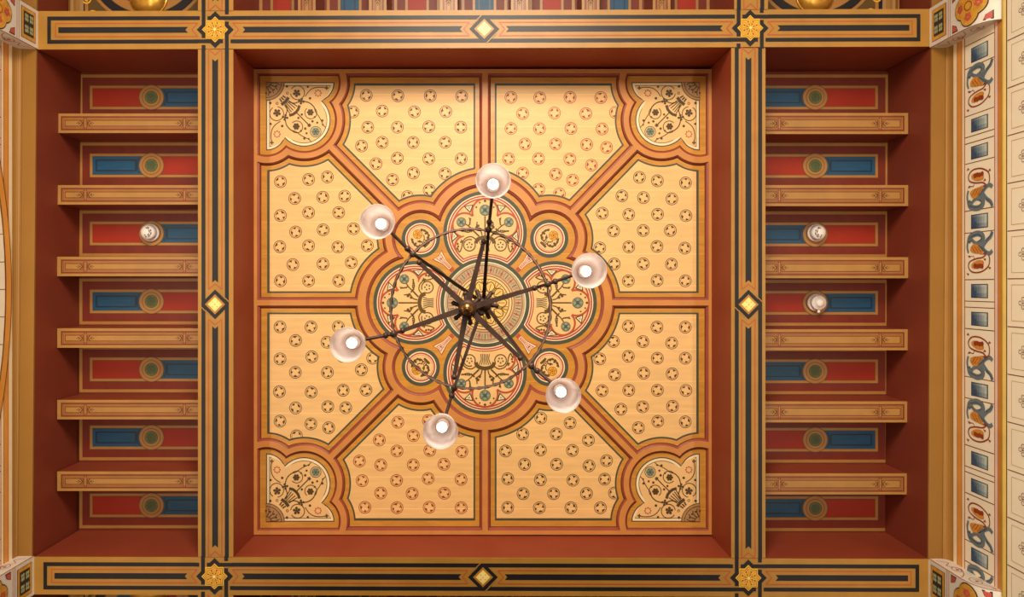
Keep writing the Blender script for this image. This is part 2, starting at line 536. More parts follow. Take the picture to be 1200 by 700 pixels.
def medal_outline(rb, rs):
    pts = []
    for k in range(4):
        a = pi / 2 * k
        B = (82 * sin(a), -82 * cos(a)); q0 = (75.4 * sqrt(2) * sin(a - pi / 4), -75.4 * sqrt(2) * cos(a - pi / 4)); q1 = (75.4 * sqrt(2) * sin(a + pi / 4), -75.4 * sqrt(2) * cos(a + pi / 4))
        def far(c, rc): return max((circ_circ(B, rb, c, rc, s) for s in (1, -1)), key=lambda p: hypot(*p))
        p, q = far(q0, rs), far(q1, rs)
        a0 = atan2(p[1] - B[1], p[0] - B[0]); a1 = atan2(q[1] - B[1], q[0] - B[0])
        while a1 < a0: a1 += 2 * pi
        pts += arc(B[0], B[1], rb, a0, a1, 24)[:-1]
        B2 = (82 * sin(a + pi / 2), -82 * cos(a + pi / 2))
        p2 = max((circ_circ(B2, rb, q1, rs, s) for s in (1, -1)), key=lambda z: hypot(*z))
        a0 = atan2(q[1] - q1[1], q[0] - q1[0]); a1 = atan2(p2[1] - q1[1], p2[0] - q1[0])
        while a1 < a0: a1 += 2 * pi
        pts += arc(q1[0], q1[1], rs, a0, a1, 16)[:-1]
    return [(CX + x, CY + y) for x, y in pts]

def field_px(sx, sy, kind, t):
    W, H = QD[(sx, sy)]
    if kind == 'v': return [(CX + sx * a, CY + sy * b) for a, b in field_outline(W, H, t)]
    return [(CX + sx * b, CY + sy * a) for a, b in field_outline(H, W, t)]
def corner_px(sx, sy, pts):
    W, H = QD[(sx, sy)]
    return [(CX + sx * (W - CCO - u), CY + sy * (H - CCO - v)) for u, v in pts]

FIELDS = [(sx, sy, k) for sy in (-1, 1) for sx in (-1, 1) for k in 'vh']
FLAT, PAN = ceil(ZC), ceil(ZP)

# ---- tracery: the raised ribs, one continuous piece of joinery
mb = MB(FLAT)
outer = [(297.5, 81), (834.0, 81), (834.0, 627), (297.5, 627)]
holes = [field_px(*f, 10.25) for f in FIELDS] + [corner_px(sx, sy, corner_outline(7.5)) for sx, sy in QD] + [medal_outline(57.8, 33.8)]
loops = [outer] + holes
flat = [p for l in loops for p in l]
for tri in tessellate_polygon([[Vector((p[0], p[1], 0)) for p in l] for l in loops]):
    mb.face([FLAT(*flat[i]) for i in tri], 'rib')
def bevel(mb, a, b):
    """moulded edge from the flat (a) down to the sunk panel (b), with a small bead"""
    n = len(a); z0, z1 = CZ + ZC, CZ + ZP
    def row(k, z):
        return [at(a[i][0] + (b[i][0] - a[i][0]) * k, a[i][1] + (b[i][1] - a[i][1]) * k, z - CZ) for i in range(n)]
    mb.grid([row(0, z0), row(.12, z0 + .012), row(.5, z0 + .016), row(.8, z0 + .027), row(.86, z1 - .002), row(1, z1 + .004)], 'bevel', False, True)
for f in FIELDS: bevel(mb, field_px(*f, 10.25), field_px(*f, 7.25))
for sx, sy in QD: bevel(mb, corner_px(sx, sy, corner_outline(7.5)), corner_px(sx, sy, corner_outline(5.4)))
bevel(mb, medal_outline(57.8, 33.8), medal_outline(53.4, 29.8))
for i in range(4):
    a, b = outer[i], outer[(i + 1) % 4]
    mb.face([FLAT(*a), FLAT(*b), at(b[0], b[1], ZC + .0)[:2] + (CZ + ZS,), at(a[0], a[1], ZC)[:2] + (CZ + ZS,)], 'rib')
tag(mb.build('tracery_moulding'), 'raised orange moulded ribs dividing the central coffer into panels around a lobed ring', 'moulding')

# ---- star discs of the eight field panels, read off the photograph
def cr(x0, y0, pts): return [(x0 + x / 4, y0 + y / 4) for x, y in pts]
DISCS = {
 (-1, -1, 'v'): cr(300, 0, [(517,448),(665,450),(817,450),(964,452),(455,525),(592,521),(743,525),(890,524),(524,597),(663,597),(810,595),(960,597),(495,685),(592,668),(737,668),(887,668)]) + cr(300, 175, [(563,68),(663,42),(810,45),(962,45),(640,143),(738,112),(886,115),(812,192),(710,222)]),
 (1, -1, 'v'): cr(600, 0, [(-5,457),(130,459),(272,457),(416,458),(50,533),(199,530),(346,533),(485,528),(-5,603),(129,604),(276,603),(422,605),(61,676),(204,676),(350,678),(443,692)]) + cr(600, 175, [(-16,45),(124,45),(271,47),(372,75),(50,112),(205,117),(284,145),(125,188),(222,210)]),
 (-1, -1, 'h'): cr(300, 175, [(115,152),(247,142),(335,130),(182,231),(313,225),(416,220),(115,311),(247,297),(388,297),(186,388),(315,378),(457,373),(112,457),(247,452),(384,459),(522,452),(173,541),(314,538),(447,531),(115,617),(247,617),(388,617)]),
 (1, -1, 'h'): cr(600, 175, [(597,132),(681,148),(813,158),(515,219),(616,227),(749,233),(423,300),(547,306),(682,305),(815,312),(476,383),(615,381),(742,381),(411,463),(547,458),(679,456),(810,464),(479,538),(615,537),(747,539),(545,617),(680,615),(812,617)]),
 (-1, 1, 'h'): cr(300, 350, [(113,133),(258,133),(386,132),(186,197),(333,205),(113,283),(262,273),(405,270),(185,346),(335,346),(494,334),(547,280),(110,437),(259,439),(409,430),(516,429),(186,513),(337,507),(421,512),(113,575),(257,588),(341,606),(190,644)]),
 (1, 1, 'h'): cr(600, 350, [(545,130),(679,134),(812,134),(475,201),(613,202),(748,209),(411,283),(545,271),(681,280),(812,280),(481,358),(617,350),(750,353),(422,432),(547,430),(681,430),(815,431),(510,519),(612,508),(752,505),(683,576),(812,578),(592,606)]),
 (-1, 1, 'v'): cr(300, 525, [(661,15),(815,12),(965,18),(485,62),(585,80),(737,80),(881,77),(498,154),(659,153),(807,144),(961,148),(585,212),(732,214),(883,213),(511,279),(661,281),(812,279),(962,281)]) + cr(300, 350, [(665,580),(578,663),(738,643),(808,572),(890,650),(960,620)]),
 (1, 1, 'v'): cr(600, 525, [(133,10),(283,12),(59,77),(209,77),(361,84),(443,60),(133,150),(285,152),(434,147),(-20,145),(52,215),(195,215),(349,214),(480,212),(-20,280),(128,281),(276,281),(414,281),(-30,15)]) + cr(600, 350, [(135,560),(272,583),(50,635),(207,635),(358,664)]),
}
INK = {(-1, -1, 'v'): 'brown', (1, -1, 'v'): 'rust', (-1, -1, 'h'): 'brown', (1, -1, 'h'): 'darkbrown', (-1, 1, 'h'): 'darkbrown', (1, 1, 'h'): 'brown', (-1, 1, 'v'): 'rust', (1, 1, 'v'): 'darkbrown'}
FLABEL = {
 (-1, -1, 'v'): 'cream board panel of brown star discs in the top row, left of the upright rib',
 (1, -1, 'v'): 'cream board panel of rust star discs in the top row, right of the upright rib',
 (-1, -1, 'h'): 'cream board panel of brown star discs above the level rib on the left side',
 (1, -1, 'h'): 'cream board panel of black star discs above the level rib on the right side',
 (-1, 1, 'h'): 'cream board panel of black star discs below the level rib on the left side',
 (1, 1, 'h'): 'cream board panel of brown star discs below the level rib on the right side',
 (-1, 1, 'v'): 'cream board panel of rust star discs in the bottom row, left of the upright rib',
 (1, 1, 'v'): 'cream board panel of black star discs in the bottom row, right of the upright rib'}

def star_disc(mb, x, y, ink, layer, k):
    r = 7.4
    mb.ring(x, y, r - .75, r, ink, layer, 22)
    mb.ring(x, y, 5.25, 5.7, ink, layer, 18)
    for i in range(4):
        a = k * 1.3 + pi / 2 * i + .6
        rr = 1.0 if i % 2 else 1.35
        pts = [(x + 5.3 * cos(a - .36 * rr), y + 5.3 * sin(a - .36 * rr)), (x + 5.5 * cos(a), y + 5.5 * sin(a)),
               (x + 5.3 * cos(a + .36 * rr), y + 5.3 * sin(a + .36 * rr)), (x + 2.9 * cos(a + .12), y + 2.9 * sin(a + .12))]
        mb.poly(pts, ink, layer)

for f in FIELDS:
    mb = MB(PAN)
    edge = field_px(*f, 6.9)
    mb.slab([PAN(p[0], p[1], 0) for p in edge], .03, 'margin')
    mb.poly(field_px(*f, 2.0), 'outline', 1)
    inner = field_px(*f, 0)
    mb.poly(inner, 'panel', 2)
    mb.clip = inner
    for i, (x, y) in enumerate(DISCS[f]): star_disc(mb, x, y, INK[f], 3, i)
    mb.clip = None
    tag(mb.build('field_panel'), FLABEL[f], 'ceiling panel', 'star-disc panels of the central coffer')

# ---- corner panels
CLABEL = {(-1, -1): 'small trefoil-edged panel of scrolls and a torch in the top left corner of the coffer',
          (1, -1): 'small trefoil-edged panel of scrolls and a torch in the top right corner of the coffer',
          (-1, 1): 'small trefoil-edged panel of scrolls and a torch in the bottom left corner of the coffer',
          (1, 1): 'small trefoil-edged panel of scrolls and a torch in the bottom right corner of the coffer'}
def curve(pts, n=8):
    """smooth line through points"""
    out = []
    P = [pts[0]] + list(pts) + [pts[-1]]
    for i in range(1, len(P) - 2):
        p0, p1, p2, p3 = P[i - 1], P[i], P[i + 1], P[i + 2]
        for k in range(n):
            t = k / n
            out.append(tuple(.5 * (2 * p1[j] + (p2[j] - p0[j]) * t + (2 * p0[j] - 5 * p1[j] + 4 * p2[j] - p3[j]) * t * t + (3 * p1[j] - p0[j] - 3 * p2[j] + p3[j]) * t ** 3) for j in (0, 1)))
    out.append(tuple(pts[-1]))
    return out
def leafy(mb, x, y, r, m, layer, a0=0.0, n=5):
    for i in range(n):
        a = a0 + 2 * pi * i / n
        mb.disc(x + r * .58 * cos(a), y + r * .58 * sin(a), r * .33, m, layer, 8)
    mb.disc(x, y, r * .35, m, layer, 8)

for (sx, sy) in QD:
    W, H = QD[(sx, sy)]
    base = lambda u, v, layer=0, sx=sx, sy=sy, W=W, H=H: PAN(CX + sx * (W - CCO - u), CY + sy * (H - CCO - v), layer)
    mb = MB(base)
    mb.slab([base(u, v, 0) for u, v in corner_outline(5.2)], .03, 'margin')
    mb.poly(corner_outline(0), 'darkgreen', 1)
    mb.poly(corner_outline(-1.1), 'ivory', 2)
    mb.poly(corner_outline(-3.8), 'olive', 3)
    mb.poly(corner_outline(-4.5), 'cream', 4)
    L = 6; ink = 'darkbrown' if sy > 0 else 'brown'
    ink = 'darkbrown'
    # quarter fan
    mb.poly([(0, 0)] + arc(0, 0, 22, 0, pi / 2, 14), ink, L)
    mb.poly([(.6, .6)] + [(max(.6, x), max(.6, y)) for x, y in arc(0, 0, 21.2, 0, pi / 2, 14)], 'tan', L + 1)
    mb.ring(.6, .6, 17.2, 18, ink, L + 2, 14, 0, pi / 2)
    for k in range(4):
        a = pi / 2 * (k + .5) / 4
        mb.stroke([(6 * cos(a), 6 * sin(a)), (12 * cos(a - .12), 12 * sin(a - .12)), (16 * cos(a), 16 * sin(a))], 1.1, ink, L + 2)
        mb.disc(13 * cos(a + .18), 13 * sin(a + .18), 1.2, ink, L + 2, 8)
    mb.ring(0.6, 0.6, 5, 5.8, ink, L + 2, 8, 0, pi / 2)
    c45 = cos(pi / 4)
    D = lambda s, w: ((s - w) * c45, (s + w) * c45)      # along / across the diagonal
    for w in (-3, 0, 3): mb.stroke([D(25, w * .8), D(29.5, w * 1.1)], 1.7, ink, L)
    mb.stroke([D(31.5, -6), D(32.3, 0), D(31.5, 6)], 3.6, ink, L)
    for w in (-2, -.9, .3, 1.3, 2.2): mb.stroke([D(34, w * 1.6), D(46, w * 2.9)], 1.1, ink, L)
    mb.stroke([D(47, -8.5), D(49.3, -4), D(49.8, 0), D(49.3, 4), D(47, 8.5)], 3.2, ink, L)
    mb.stroke([D(51, 0), D(70, 0)], 1.2, ink, L)
    leafy(mb, 50.6, 50.6, 2.6, ink, L)
    # blue rosette
    mb.ring(58.2, 58.2, 5.8, 6.6, 'darkteal', L); mb.disc(58.2, 58.2, 4.9, 'teal', L, 16)
    for k in range(6): mb.stroke([(58.2, 58.2), (58.2 + 4.6 * cos(k * pi / 3), 58.2 + 4.6 * sin(k * pi / 3))], .8, 'darkteal', L + 1)
    for mir in (0, 1):
        Q = (lambda x, y: (x, y)) if not mir else (lambda x, y: (y, x))
        mb.stroke([Q(37 + 8.2 * cos(a), 12.5 + 8.2 * sin(a)) for a in [-2.6 + 5.6 * k / 22 for k in range(23)]], .95, ink, L)
        leafy(mb, *Q(36, 13), 5.2, ink, L, .4)
        leafy(mb, *Q(41.4, 22.4), 4.4, ink, L, .2, 4)
        mb.stroke([Q(*p) for p in curve([(27, 23), (33, 24.8), (41, 22.6), (50, 24), (56, 29), (58, 35)])], 1.2, ink, L)
        mb.stroke([Q(52.5 + 7 * cos(a), 36 + 7 * sin(a)) for a in [-.8 + 4.8 * k / 20 for k in range(21)]], .9, ink, L)
        leafy(mb, *Q(52, 35.5), 4.6, ink, L, 0, 6)
        mb.stroke([Q(*p) for p in curve([(46, 17), (50, 11), (56, 7), (64, 6), (71, 7)])], .95, ink, L)
        leafy(mb, *Q(71, 7), 2.6, ink, L, 0, 4)
        for k in range(8): mb.disc(*Q(61 + 3.4 * cos(k * pi / 4), 13 + 3.4 * sin(k * pi / 4)), 1.0, 'red', L, 8)
        mb.stroke([Q(*p) for p in curve([(58, 35), (63, 42), (67, 50), (70, 53)])], .9, ink, L)
        for (x, y, r) in ((49, 5.5, 1.4), (51.5, 19, 1.6), (24.5, 5, 1.6), (42, 38, 1.4), (54.5, 46, 1.5), (60, 47.5, 1.3), (66, 45, 1.5), (66.5, 50, 1.1), (57, 41, 1.2)):
            mb.disc(*Q(x, y), r, ink, L, 8)
        mb.ring(*Q(25, 13), 1.0, 1.7, ink, L, 8)
    tag(mb.build('corner_panel'), CLABEL[(sx, sy)], 'ceiling panel', 'corner panels of the central coffer')

# ---- the painted medallion
med = thing('ceiling_medallion', 'painted eight-lobed medallion with central gold rosette behind the chandelier', 'medallion', at(CX, CY, ZP))
mb = MB(PAN)
mb.slab([PAN(p[0], p[1], 0) for p in medal_outline(54, 30.4)], .03, 'margin')
mb.build('ground', med)

# central roundel
mb = MB(PAN)
mb.disc(CX, CY, 52.3, 'outline', 3, 64); mb.disc(CX, CY, 48, 'ivory', 4, 60); mb.disc(CX, CY, 47, 'grey', 5, 60)
mb.ring(CX, CY, 43.4, 44.2, 'rust', 6, 60)
mb.ring(CX, CY, 34.2, 35, 'redline', 6, 48)
for k in range(72):
    a = 2 * pi * k / 72
    if k % 4 == 0:
        mb.stroke([(CX + 35.5 * cos(a), CY + 35.5 * sin(a)), (CX + 43 * cos(a), CY + 43 * sin(a))], .9, 'rust', 7)
        mb.disc(CX + 39 * cos(a), CY + 39 * sin(a), 1.5, 'red', 7, 8)
    else:
        mb.stroke([(CX + 36.5 * cos(a), CY + 36.5 * sin(a)), (CX + 42.5 * cos(a), CY + 42.5 * sin(a))], .65, 'redline' if k % 2 else 'olive', 7)
mb.disc(CX, CY, 33.2, 'cream', 6, 48); mb.ring(CX, CY, 31.2, 32.2, 'goldline', 7, 48)
mb.disc(CX, CY, 30.2, 'pale', 8, 48); mb.ring(CX, CY, 27.6, 28.5, 'brown', 10, 48); mb.disc(CX, CY, 27.6, 'rosegold', 9, 48)
for k in range(10):
    a = 2 * pi * k / 10
    P = lambda r, d: (CX + r * cos(a + d), CY + r * sin(a + d))
    mb.stroke(curve([P(13, 0), P(17, -.22), P(22, -.22), P(25.5, 0), P(22, .22), P(17, .22), P(13, 0)], 5), 1.0, 'brown', 10)
    mb.ring(*P(14.6, .314), 1.6, 2.3, 'brown', 10, 10)
    mb.stroke([P(17, .314), P(27.4, .314)], .8, 'brown', 10); mb.stroke([P(15, 0), P(23, 0)], .7, 'brown', 10)
    mb.stroke(curve([P(20, .314), P(24, .2), P(27, .16)], 4), .6, 'brown', 10); mb.stroke(curve([P(20, .314), P(24, .43), P(27, .47)], 4), .6, 'brown', 10)
mb.ring(CX, CY, 11, 12, 'pale', 10, 24); mb.ring(CX, CY, 10, 10.6, 'brown', 10, 24); mb.ring(CX, CY, 6.5, 7.1, 'brown', 10, 20)
for k in range(8): mb.stroke([(CX + 7 * cos(k * pi / 4), CY + 7 * sin(k * pi / 4)), (CX + 10 * cos(k * pi / 4), CY + 10 * sin(k * pi / 4))], .6, 'brown', 10)
mb.build('central_roundel', med)

def lobe_shape(o, oi):
    """big lobe inset by o, cut off by a circle round the centre grown by oi (local frame, v outward, lobe centre at 0,0)"""
    r, R = 49 - o, 52 + oi
    p = max((circ_circ((0, 0), r, (0, -82), R, s) for s in (1, -1)), key=lambda q: q[0])
    a0 = atan2(p[1], p[0]); a1 = pi - a0
    pts = arc(0, 0, r, a0, a1, 40)
    b0 = atan2(p[1] + 82, -p[0]); b1 = atan2(p[1] + 82, p[0])
    pts += arc(0, -82, R, b0, b1, 14)[1:-1]
    return pts

for k in range(4):
    rot = pi / 2 * k
    ex, ey = (sin(rot), -cos(rot))       # outward
    rx, ry = (cos(rot), sin(rot))        # to the right of outward
    surf = lambda u, v, layer=0, ex=ex, ey=ey, rx=rx, ry=ry: PAN(CX + ex * (82 + v) + rx * u, CY + ey * (82 + v) + ry * u, layer)
    mb = MB(surf)
    for i, (o, oi, m) in enumerate(((0, -1, 'outline'), (4.2, .3, 'ivory'), (5.3, 1.4, 'red'), (7.2, 3.2, 'ivory'), (8.1, 4.0, 'red'), (10.0, 5.4, 'cream'))):
        mb.poly(lobe_shape(o, oi), m, 2 + i)
    L = 9
    # cusped trefoil tracery
    for sg in (-1, 1):
        X = lambda p: (sg * p[0], p[1])
        mb.stroke([X(p) for p in arc(23.8, 9.0, 14.2, 2.32, -1.28, 20)], 2.3, 'red', L)
        mb.stroke([X(p) for p in curve([(27.3, -4.4), (31, -6.5), (34, -11), (35, -17), (33, -22)])], 2.3, 'red', L)
        mb.stroke([X((27.3, -4.4)), X((24.5, -4.0))], 1.6, 'red', L)
        # pierced triangles in the spandrels
        for tri in (((25.0, 31.0), (13.6, 33.0), (17.2, 23.0)), ((37.8, 3.2), (39.4, -11.5), (31.0, -4.2))):
            mb.poly([X(p) for p in tri], 'darkgreen', L + 1)
            cx = sum(p[0] for p in tri) / 3; cy = sum(p[1] for p in tri) / 3
            mb.poly([X((cx + (p[0] - cx) * .66, cy + (p[1] - cy) * .66)) for p in tri], 'ivory', L + 2)
            mb.poly([X((cx + (p[0] - cx) * .34, cy + (p[1] - cy) * .34)) for p in tri], 'grey', L + 3)
    mb.stroke(arc(0, 25, 15.0, pi + .40, 2 * pi - .40 - 2 * pi, 26) if False else arc(0, 25, 15.0, -.36, pi + .36, 26), 2.3, 'red', L)
    # rosettes
    for (x, y, r) in ((0, 26.5, 6.6), (-27.8, 12.5, 5.7), (27.8, 12.5, 5.7)):
        mb.disc(x, y, r, 'darkteal', L + 1, 18); mb.disc(x, y, r - .7, 'teal', L + 2, 18)
        for j in range(8):
            a = j * pi / 4
            mb.stroke([(x + 1.8 * cos(a), y + 1.8 * sin(a)), (x + (r - 1.2) * cos(a), y + (r - 1.2) * sin(a))], .8, 'darkteal' if j % 2 else 'leaf', L + 3)
        mb.disc(x, y, r * .34, 'darkteal', L + 4, 10)
    for j in range(5):
        a = pi / 2 + (j - 2) * .62
        mb.disc(10.8 * cos(a), 26.5 + 10.8 * sin(a), 1.0 + (.4 if j == 2 else 0), 'olive', L, 6)
    # sheaf
    for j in range(6):
        w = (j - 2.5)
        mb.stroke([(w * 2.0, -22), (w * 1.7, -16), (w * 2.7, -9.5)], .9, 'darkgreen', L)
    mb.stroke(curve([(-10.8, -12.2), (-8.2, -7.4), (0, -5.2), (8.2, -7.4), (10.8, -12.2)], 6), 3.2, 'olive', L + 1)
    mb.stroke([(0, -3), (0, 19.5)], 1.2, 'olive', L)
    for sg in (-1, 1):
        X = lambda p: (sg * p[0], p[1])
        mb.stroke([X(p) for p in curve([(3.5, -3), (5, 2), (9.5, 6), (9.2, 13)])], 1.0, 'olive', L)
        for (x, y) in ((6.2, 4.5), (9.8, 6.5), (8, 8.2)): mb.disc(*X((x, y)), 1.5, 'olive', L, 7)
        mb.stroke([X((7, -4)), X((14.5, 3.2))], 1.4, 'olive', L); mb.stroke([X((12.2, 5)), X((16.6, 1))], 1.3, 'olive', L)
        mb.stroke([X(p) for p in curve([(14.5, 3.2), (18, 7), (22.5, 10)])], 1.0, 'olive', L)
        mb.stroke([X(p) for p in curve([(15.5, 2.6), (20, .6), (28, 2.6)])], 1.0, 'olive', L)
        for j in range(5): mb.disc(*X((18.5 + j * 2.1, 2.6 - .2 * j)), .95, 'olive', L, 6)
        for j in range(4): mb.disc(*X((18.0 - .3 * j, 10 + j * 2.1)), .95, 'olive', L, 6)
        mb.stroke([X(p) for p in curve([(19, 8.6), (17.5, 12), (18.6, 18)])], .8, 'olive', L)
        # scroll with five-dot flower
        mb.stroke([X((18.2 + 6.8 * cos(a), -14.5 + 6.8 * sin(a))) for a in [-3.6 + 5.6 * j / 22 for j in range(23)]], .95, 'olive', L)
        mb.stroke([X(p) for p in curve([(11, -7.5), (16, -4.6), (22, -6), (26, -10.5), (27.5, -18), (30, -22.5), (32, -18)])], 1.0, 'olive', L)
        for j in range(5): mb.disc(*X((18.2 + 2.9 * cos(j * 1.257 + .3), -14.5 + 2.9 * sin(j * 1.257 + .3))), 1.05, 'darkteal', L, 8)
        leafy(mb, *X((27, -10.5)), 2.6, 'olive', L, .3, 4)
        for (x, y) in ((32, -13), (31.5, -16), (32.5, -18.5)): mb.disc(*X((x, y)), 1.2, 'olive', L, 6)
    mb.build('lobe_roundel', med)

for k in range(4):
    rot = pi / 4 + pi / 2 * k
    ex, ey = (sin(rot), -cos(rot)); rx, ry = (cos(rot), sin(rot))
    surf = lambda u, v, layer=0, ex=ex, ey=ey, rx=rx, ry=ry: PAN(CX + ex * v + rx * u, CY + ey * v + ry * u, layer)
    mb = MB(surf); c = 106.4; L = 8
    for i, (r, m) in enumerate(((22.4, 'outline'), (18.2, 'ivory'), (17.0, 'red'), (15.2, 'ivory'), (14.5, 'redline'), (14.0, 'cream'))):
        mb.disc(0, c, r, m, 2 + i, 36)
    mb.disc(1, c + 6, 5.6, 'rust', L, 16); mb.disc(1, c + 6, 4.9, 'gold', L + 1, 16)
    for j in range(5):
        a = j * 1.257
        mb.ring(1 + 2.9 * cos(a), c + 6 + 2.9 * sin(a), .8, 1.5, 'rust', L + 2, 8)
    mb.disc(1, c + 6, 1.1, 'rust', L + 2, 8)
    mb.stroke([(-4.5, c - 10), (4.5, c - 10)], 2.0, 'olive', L)
    for w in (-1.6, 0, 1.6): mb.stroke([(w, c - 9), (w * 1.5, c - 4)], .8, 'olive', L)
    for sg in (-1, 1):
        mb.stroke([(sg * x, c + y) for x, y in curve([(2, -6), (6, -6.5), (9.5, -3), (10, 3), (7.5, 8)])], 1.3, 'olive', L)
        for (x, y) in ((6.5, -5), (9.2, -4), (10.3, -.5), (8.4, 0), (9.6, 3.5), (8, 6)): mb.disc(sg * x, c + y, 1.35, 'olive', L, 7)
        mb.stroke([(sg * x, c + y) for x, y in curve([(1, -4), (4, -2), (5, 1)])], .9, 'olive', L)
    mb.disc(-3.2, c - 1.4, 1.4, 'olive', L, 8)
    mb.build('flower_roundel', med)
    # kite between the roundels
    mb = MB(surf)
    mb.poly([(-8, 79.5), (0, 77.5), (8, 79.5), (3.2, 66.5), (2.6, 53), (-2.6, 53), (-3.2, 66.5)], 'red', 2)
    mb.poly([(-6.4, 78.5), (0, 76.6), (6.4, 78.5), (2.5, 66.5), (2.2, 57.5), (-2.2, 57.5), (-2.5, 66.5)], 'ivory', 3)
    mb.poly([(-4.2, 77.2), (0, 75.6), (4.2, 77.2), (1.6, 66.5), (1.5, 58.3), (-1.5, 58.3), (-1.6, 66.5)], 'red', 4)
    mb.poly([(-3.0, 76.2), (0, 75), (3.0, 76.2), (1.0, 66.5), (.9, 59.5), (-.9, 59.5), (-1.0, 66.5)], 'wallpink', 5)
    mb.stroke([(0, 60), (0, 74)], .7, 'red', 6); mb.stroke([(-1.8, 74), (1.8, 72)], .8, 'red', 6); mb.stroke([(1.8, 74), (-1.8, 72)], .8, 'red', 6)
    mb.build('kite_motif', med)

# ================================================================== JOISTED BAYS
def bay_panel(surf, s, t0, t1, colours, label, group, mid=None, half=29.0, wall='t0'):
    """one board panel: s is its centre line, t runs along the joists; colours = (first, second) along t"""
    mb = MB(surf)
    a = [surf(t0, s - half - 1), surf(t1, s - half - 1), surf(t1, s + half + 1), surf(t0, s + half + 1)]
    mb.slab(a, .03, 'bayred')
    mb.frame(t0 + .5, s - 27, t1 - .5, s + 27, 3.6, 'bayochre', 1)
    mb.frame(t0 + .1, s - 27.4, t1 - .1, s + 27.4, .5, 'darkbrown', 1)
    i0, i1 = t0 + 13, t1 - 13
    mb.rect(i0 - .6, s - 14.4, i1 + .6, s + 14.4, 'darkbrown', 1)
    mb.rect(i0, s - 13.8, i1, s + 13.8, 'bayochre', 2)
    mid = mid or (t0 + t1) / 2
    mb.rect(i0 + 3, s - 10.9, mid, s + 10.9, 'darkbrown', 3); mb.rect(mid, s - 10.9, i1 - 3, s + 10.9, 'darkbrown', 3)
    for (x0, x1, c) in ((i0 + 3.4, mid, colours[0]), (mid, i1 - 3.4, colours[1])):
        mb.rect(x0, s - 10.5, x1, s + 10.5, c, 4)
        lo, hi = (x0 + 3.5, mid - 17.5) if x0 < mid - 1 else (mid + 17.5, x1 - 3.5)
        if c == 'blue': mb.frame(lo, s - 7, hi, s + 7, 1.8, 'darkblue', 5, 1.6)
        if c == 'blue': mb.stroke(arc(mid, s, 17, -.55, .55, 8) if x0 > mid - 1 else arc(mid, s, 17, pi - .55, pi + .55, 8), 1.4, 'darkblue', 5)
    obj = mb.build('bay_panel')
    tag(obj, label, 'ceiling panel', group)
    r = MB(surf)
    for i, (rad, m) in enumerate(((14.9, 'darkbrown'), (14.2, 'bayochre'), (10.8, 'darkbrown'), (10.2, 'bayochre'), (7.6, 'darkbrown'), (6.9, 'green'))):
        r.disc(mid, s, rad, m, 6 + i, 32)
    for k in range(8):
        a = k * pi / 4
        r.stroke([(mid + 1.5 * cos(a), s + 1.5 * sin(a)), (mid + 5.8 * cos(a), s + 5.8 * sin(a))], .8, 'darkgreen', 12)
        r.disc(mid + 4.2 * cos(a + .39), s + 4.2 * sin(a + .39), .8, 'darkgreen', 12, 6)
    r.disc(mid, s, 1.3, 'olive', 13, 8)
    p = r.build('painted_roundel', obj)
    p.location = (0, 0, 0)
    return obj

def joist(surfJ, surfTop, s, h0, h1, t0, t1, label, group, dz):
    """small joist: patterned underside, maroon flanks, running from t0 to t1"""
    mb = MB(surfJ)
    b = [surfJ(t0, s + h0), surfJ(t1, s + h0), surfJ(t1, s + h1), surfJ(t0, s + h1)]
    top = [(p[0], p[1], p[2] + dz) for p in b]
    mb.face(b, 'joist'); mb.face(top[::-1], 'maroon')
    for i in range(4):
        j = (i + 1) % 4
        e0 = (b[i][0], b[i][1], b[i][2] + .012); e1 = (b[j][0], b[j][1], b[j][2] + .012)
        mb.face([b[i], b[j], e1, e0], 'joist'); mb.face([e0, e1, top[j], top[i]], 'maroon')
    w = (h1 - h0) / 2; c = s + (h0 + h1) / 2
    i0, i1 = t0 + 4.5, t1 - 4.5
    mb.frame(i0, c - w + 3.2, i1, c + w - 3.2, 1.9, 'joistred', 1, 1.8)
    mb.frame(i0 + 2.8, c - w + 5.7, i1 - 2.8, c + w - 5.7, .6, 'joistred', 1)
    d0, d1 = t0 + 33, t1 - 33
    for (a, e) in ((i0 + 4.4, d0 - 2.2), (d0 + 2.2, d1 - 2.2), (d1 + 2.2, i1 - 4.4)):
        mb.frame(a, c - w + 7.4, e, c + w - 7.4, .95, 'joistred', 2)
    for d in (d0, d1):
        for k in (-1.3, 1.3): mb.rect(d + k - .4, c - w + 4.5, d + k + .4, c + w - 4.5, 'joistred', 3)
        for sg in (-1, 1):
            x = d + sg * 3.2
            mb.stroke([(x + sg * 5, c - 1.5), (x + sg * 3.2, c), (x + sg * 5, c + 1.5)], .7, 'brown', 4)
            mb.stroke([(x + sg * 2.6, c - 3), (x - sg * .3, c), (x + sg * 2.6, c + 3)], 1.0, 'brown', 4)
            mb.disc(x + sg * 6.4, c, .6, 'brown', 4, 6); mb.disc(x + sg * 2.6, c, .5, 'brown', 4, 6)
    return tag(mb.build('joist'), label, 'joist', group)

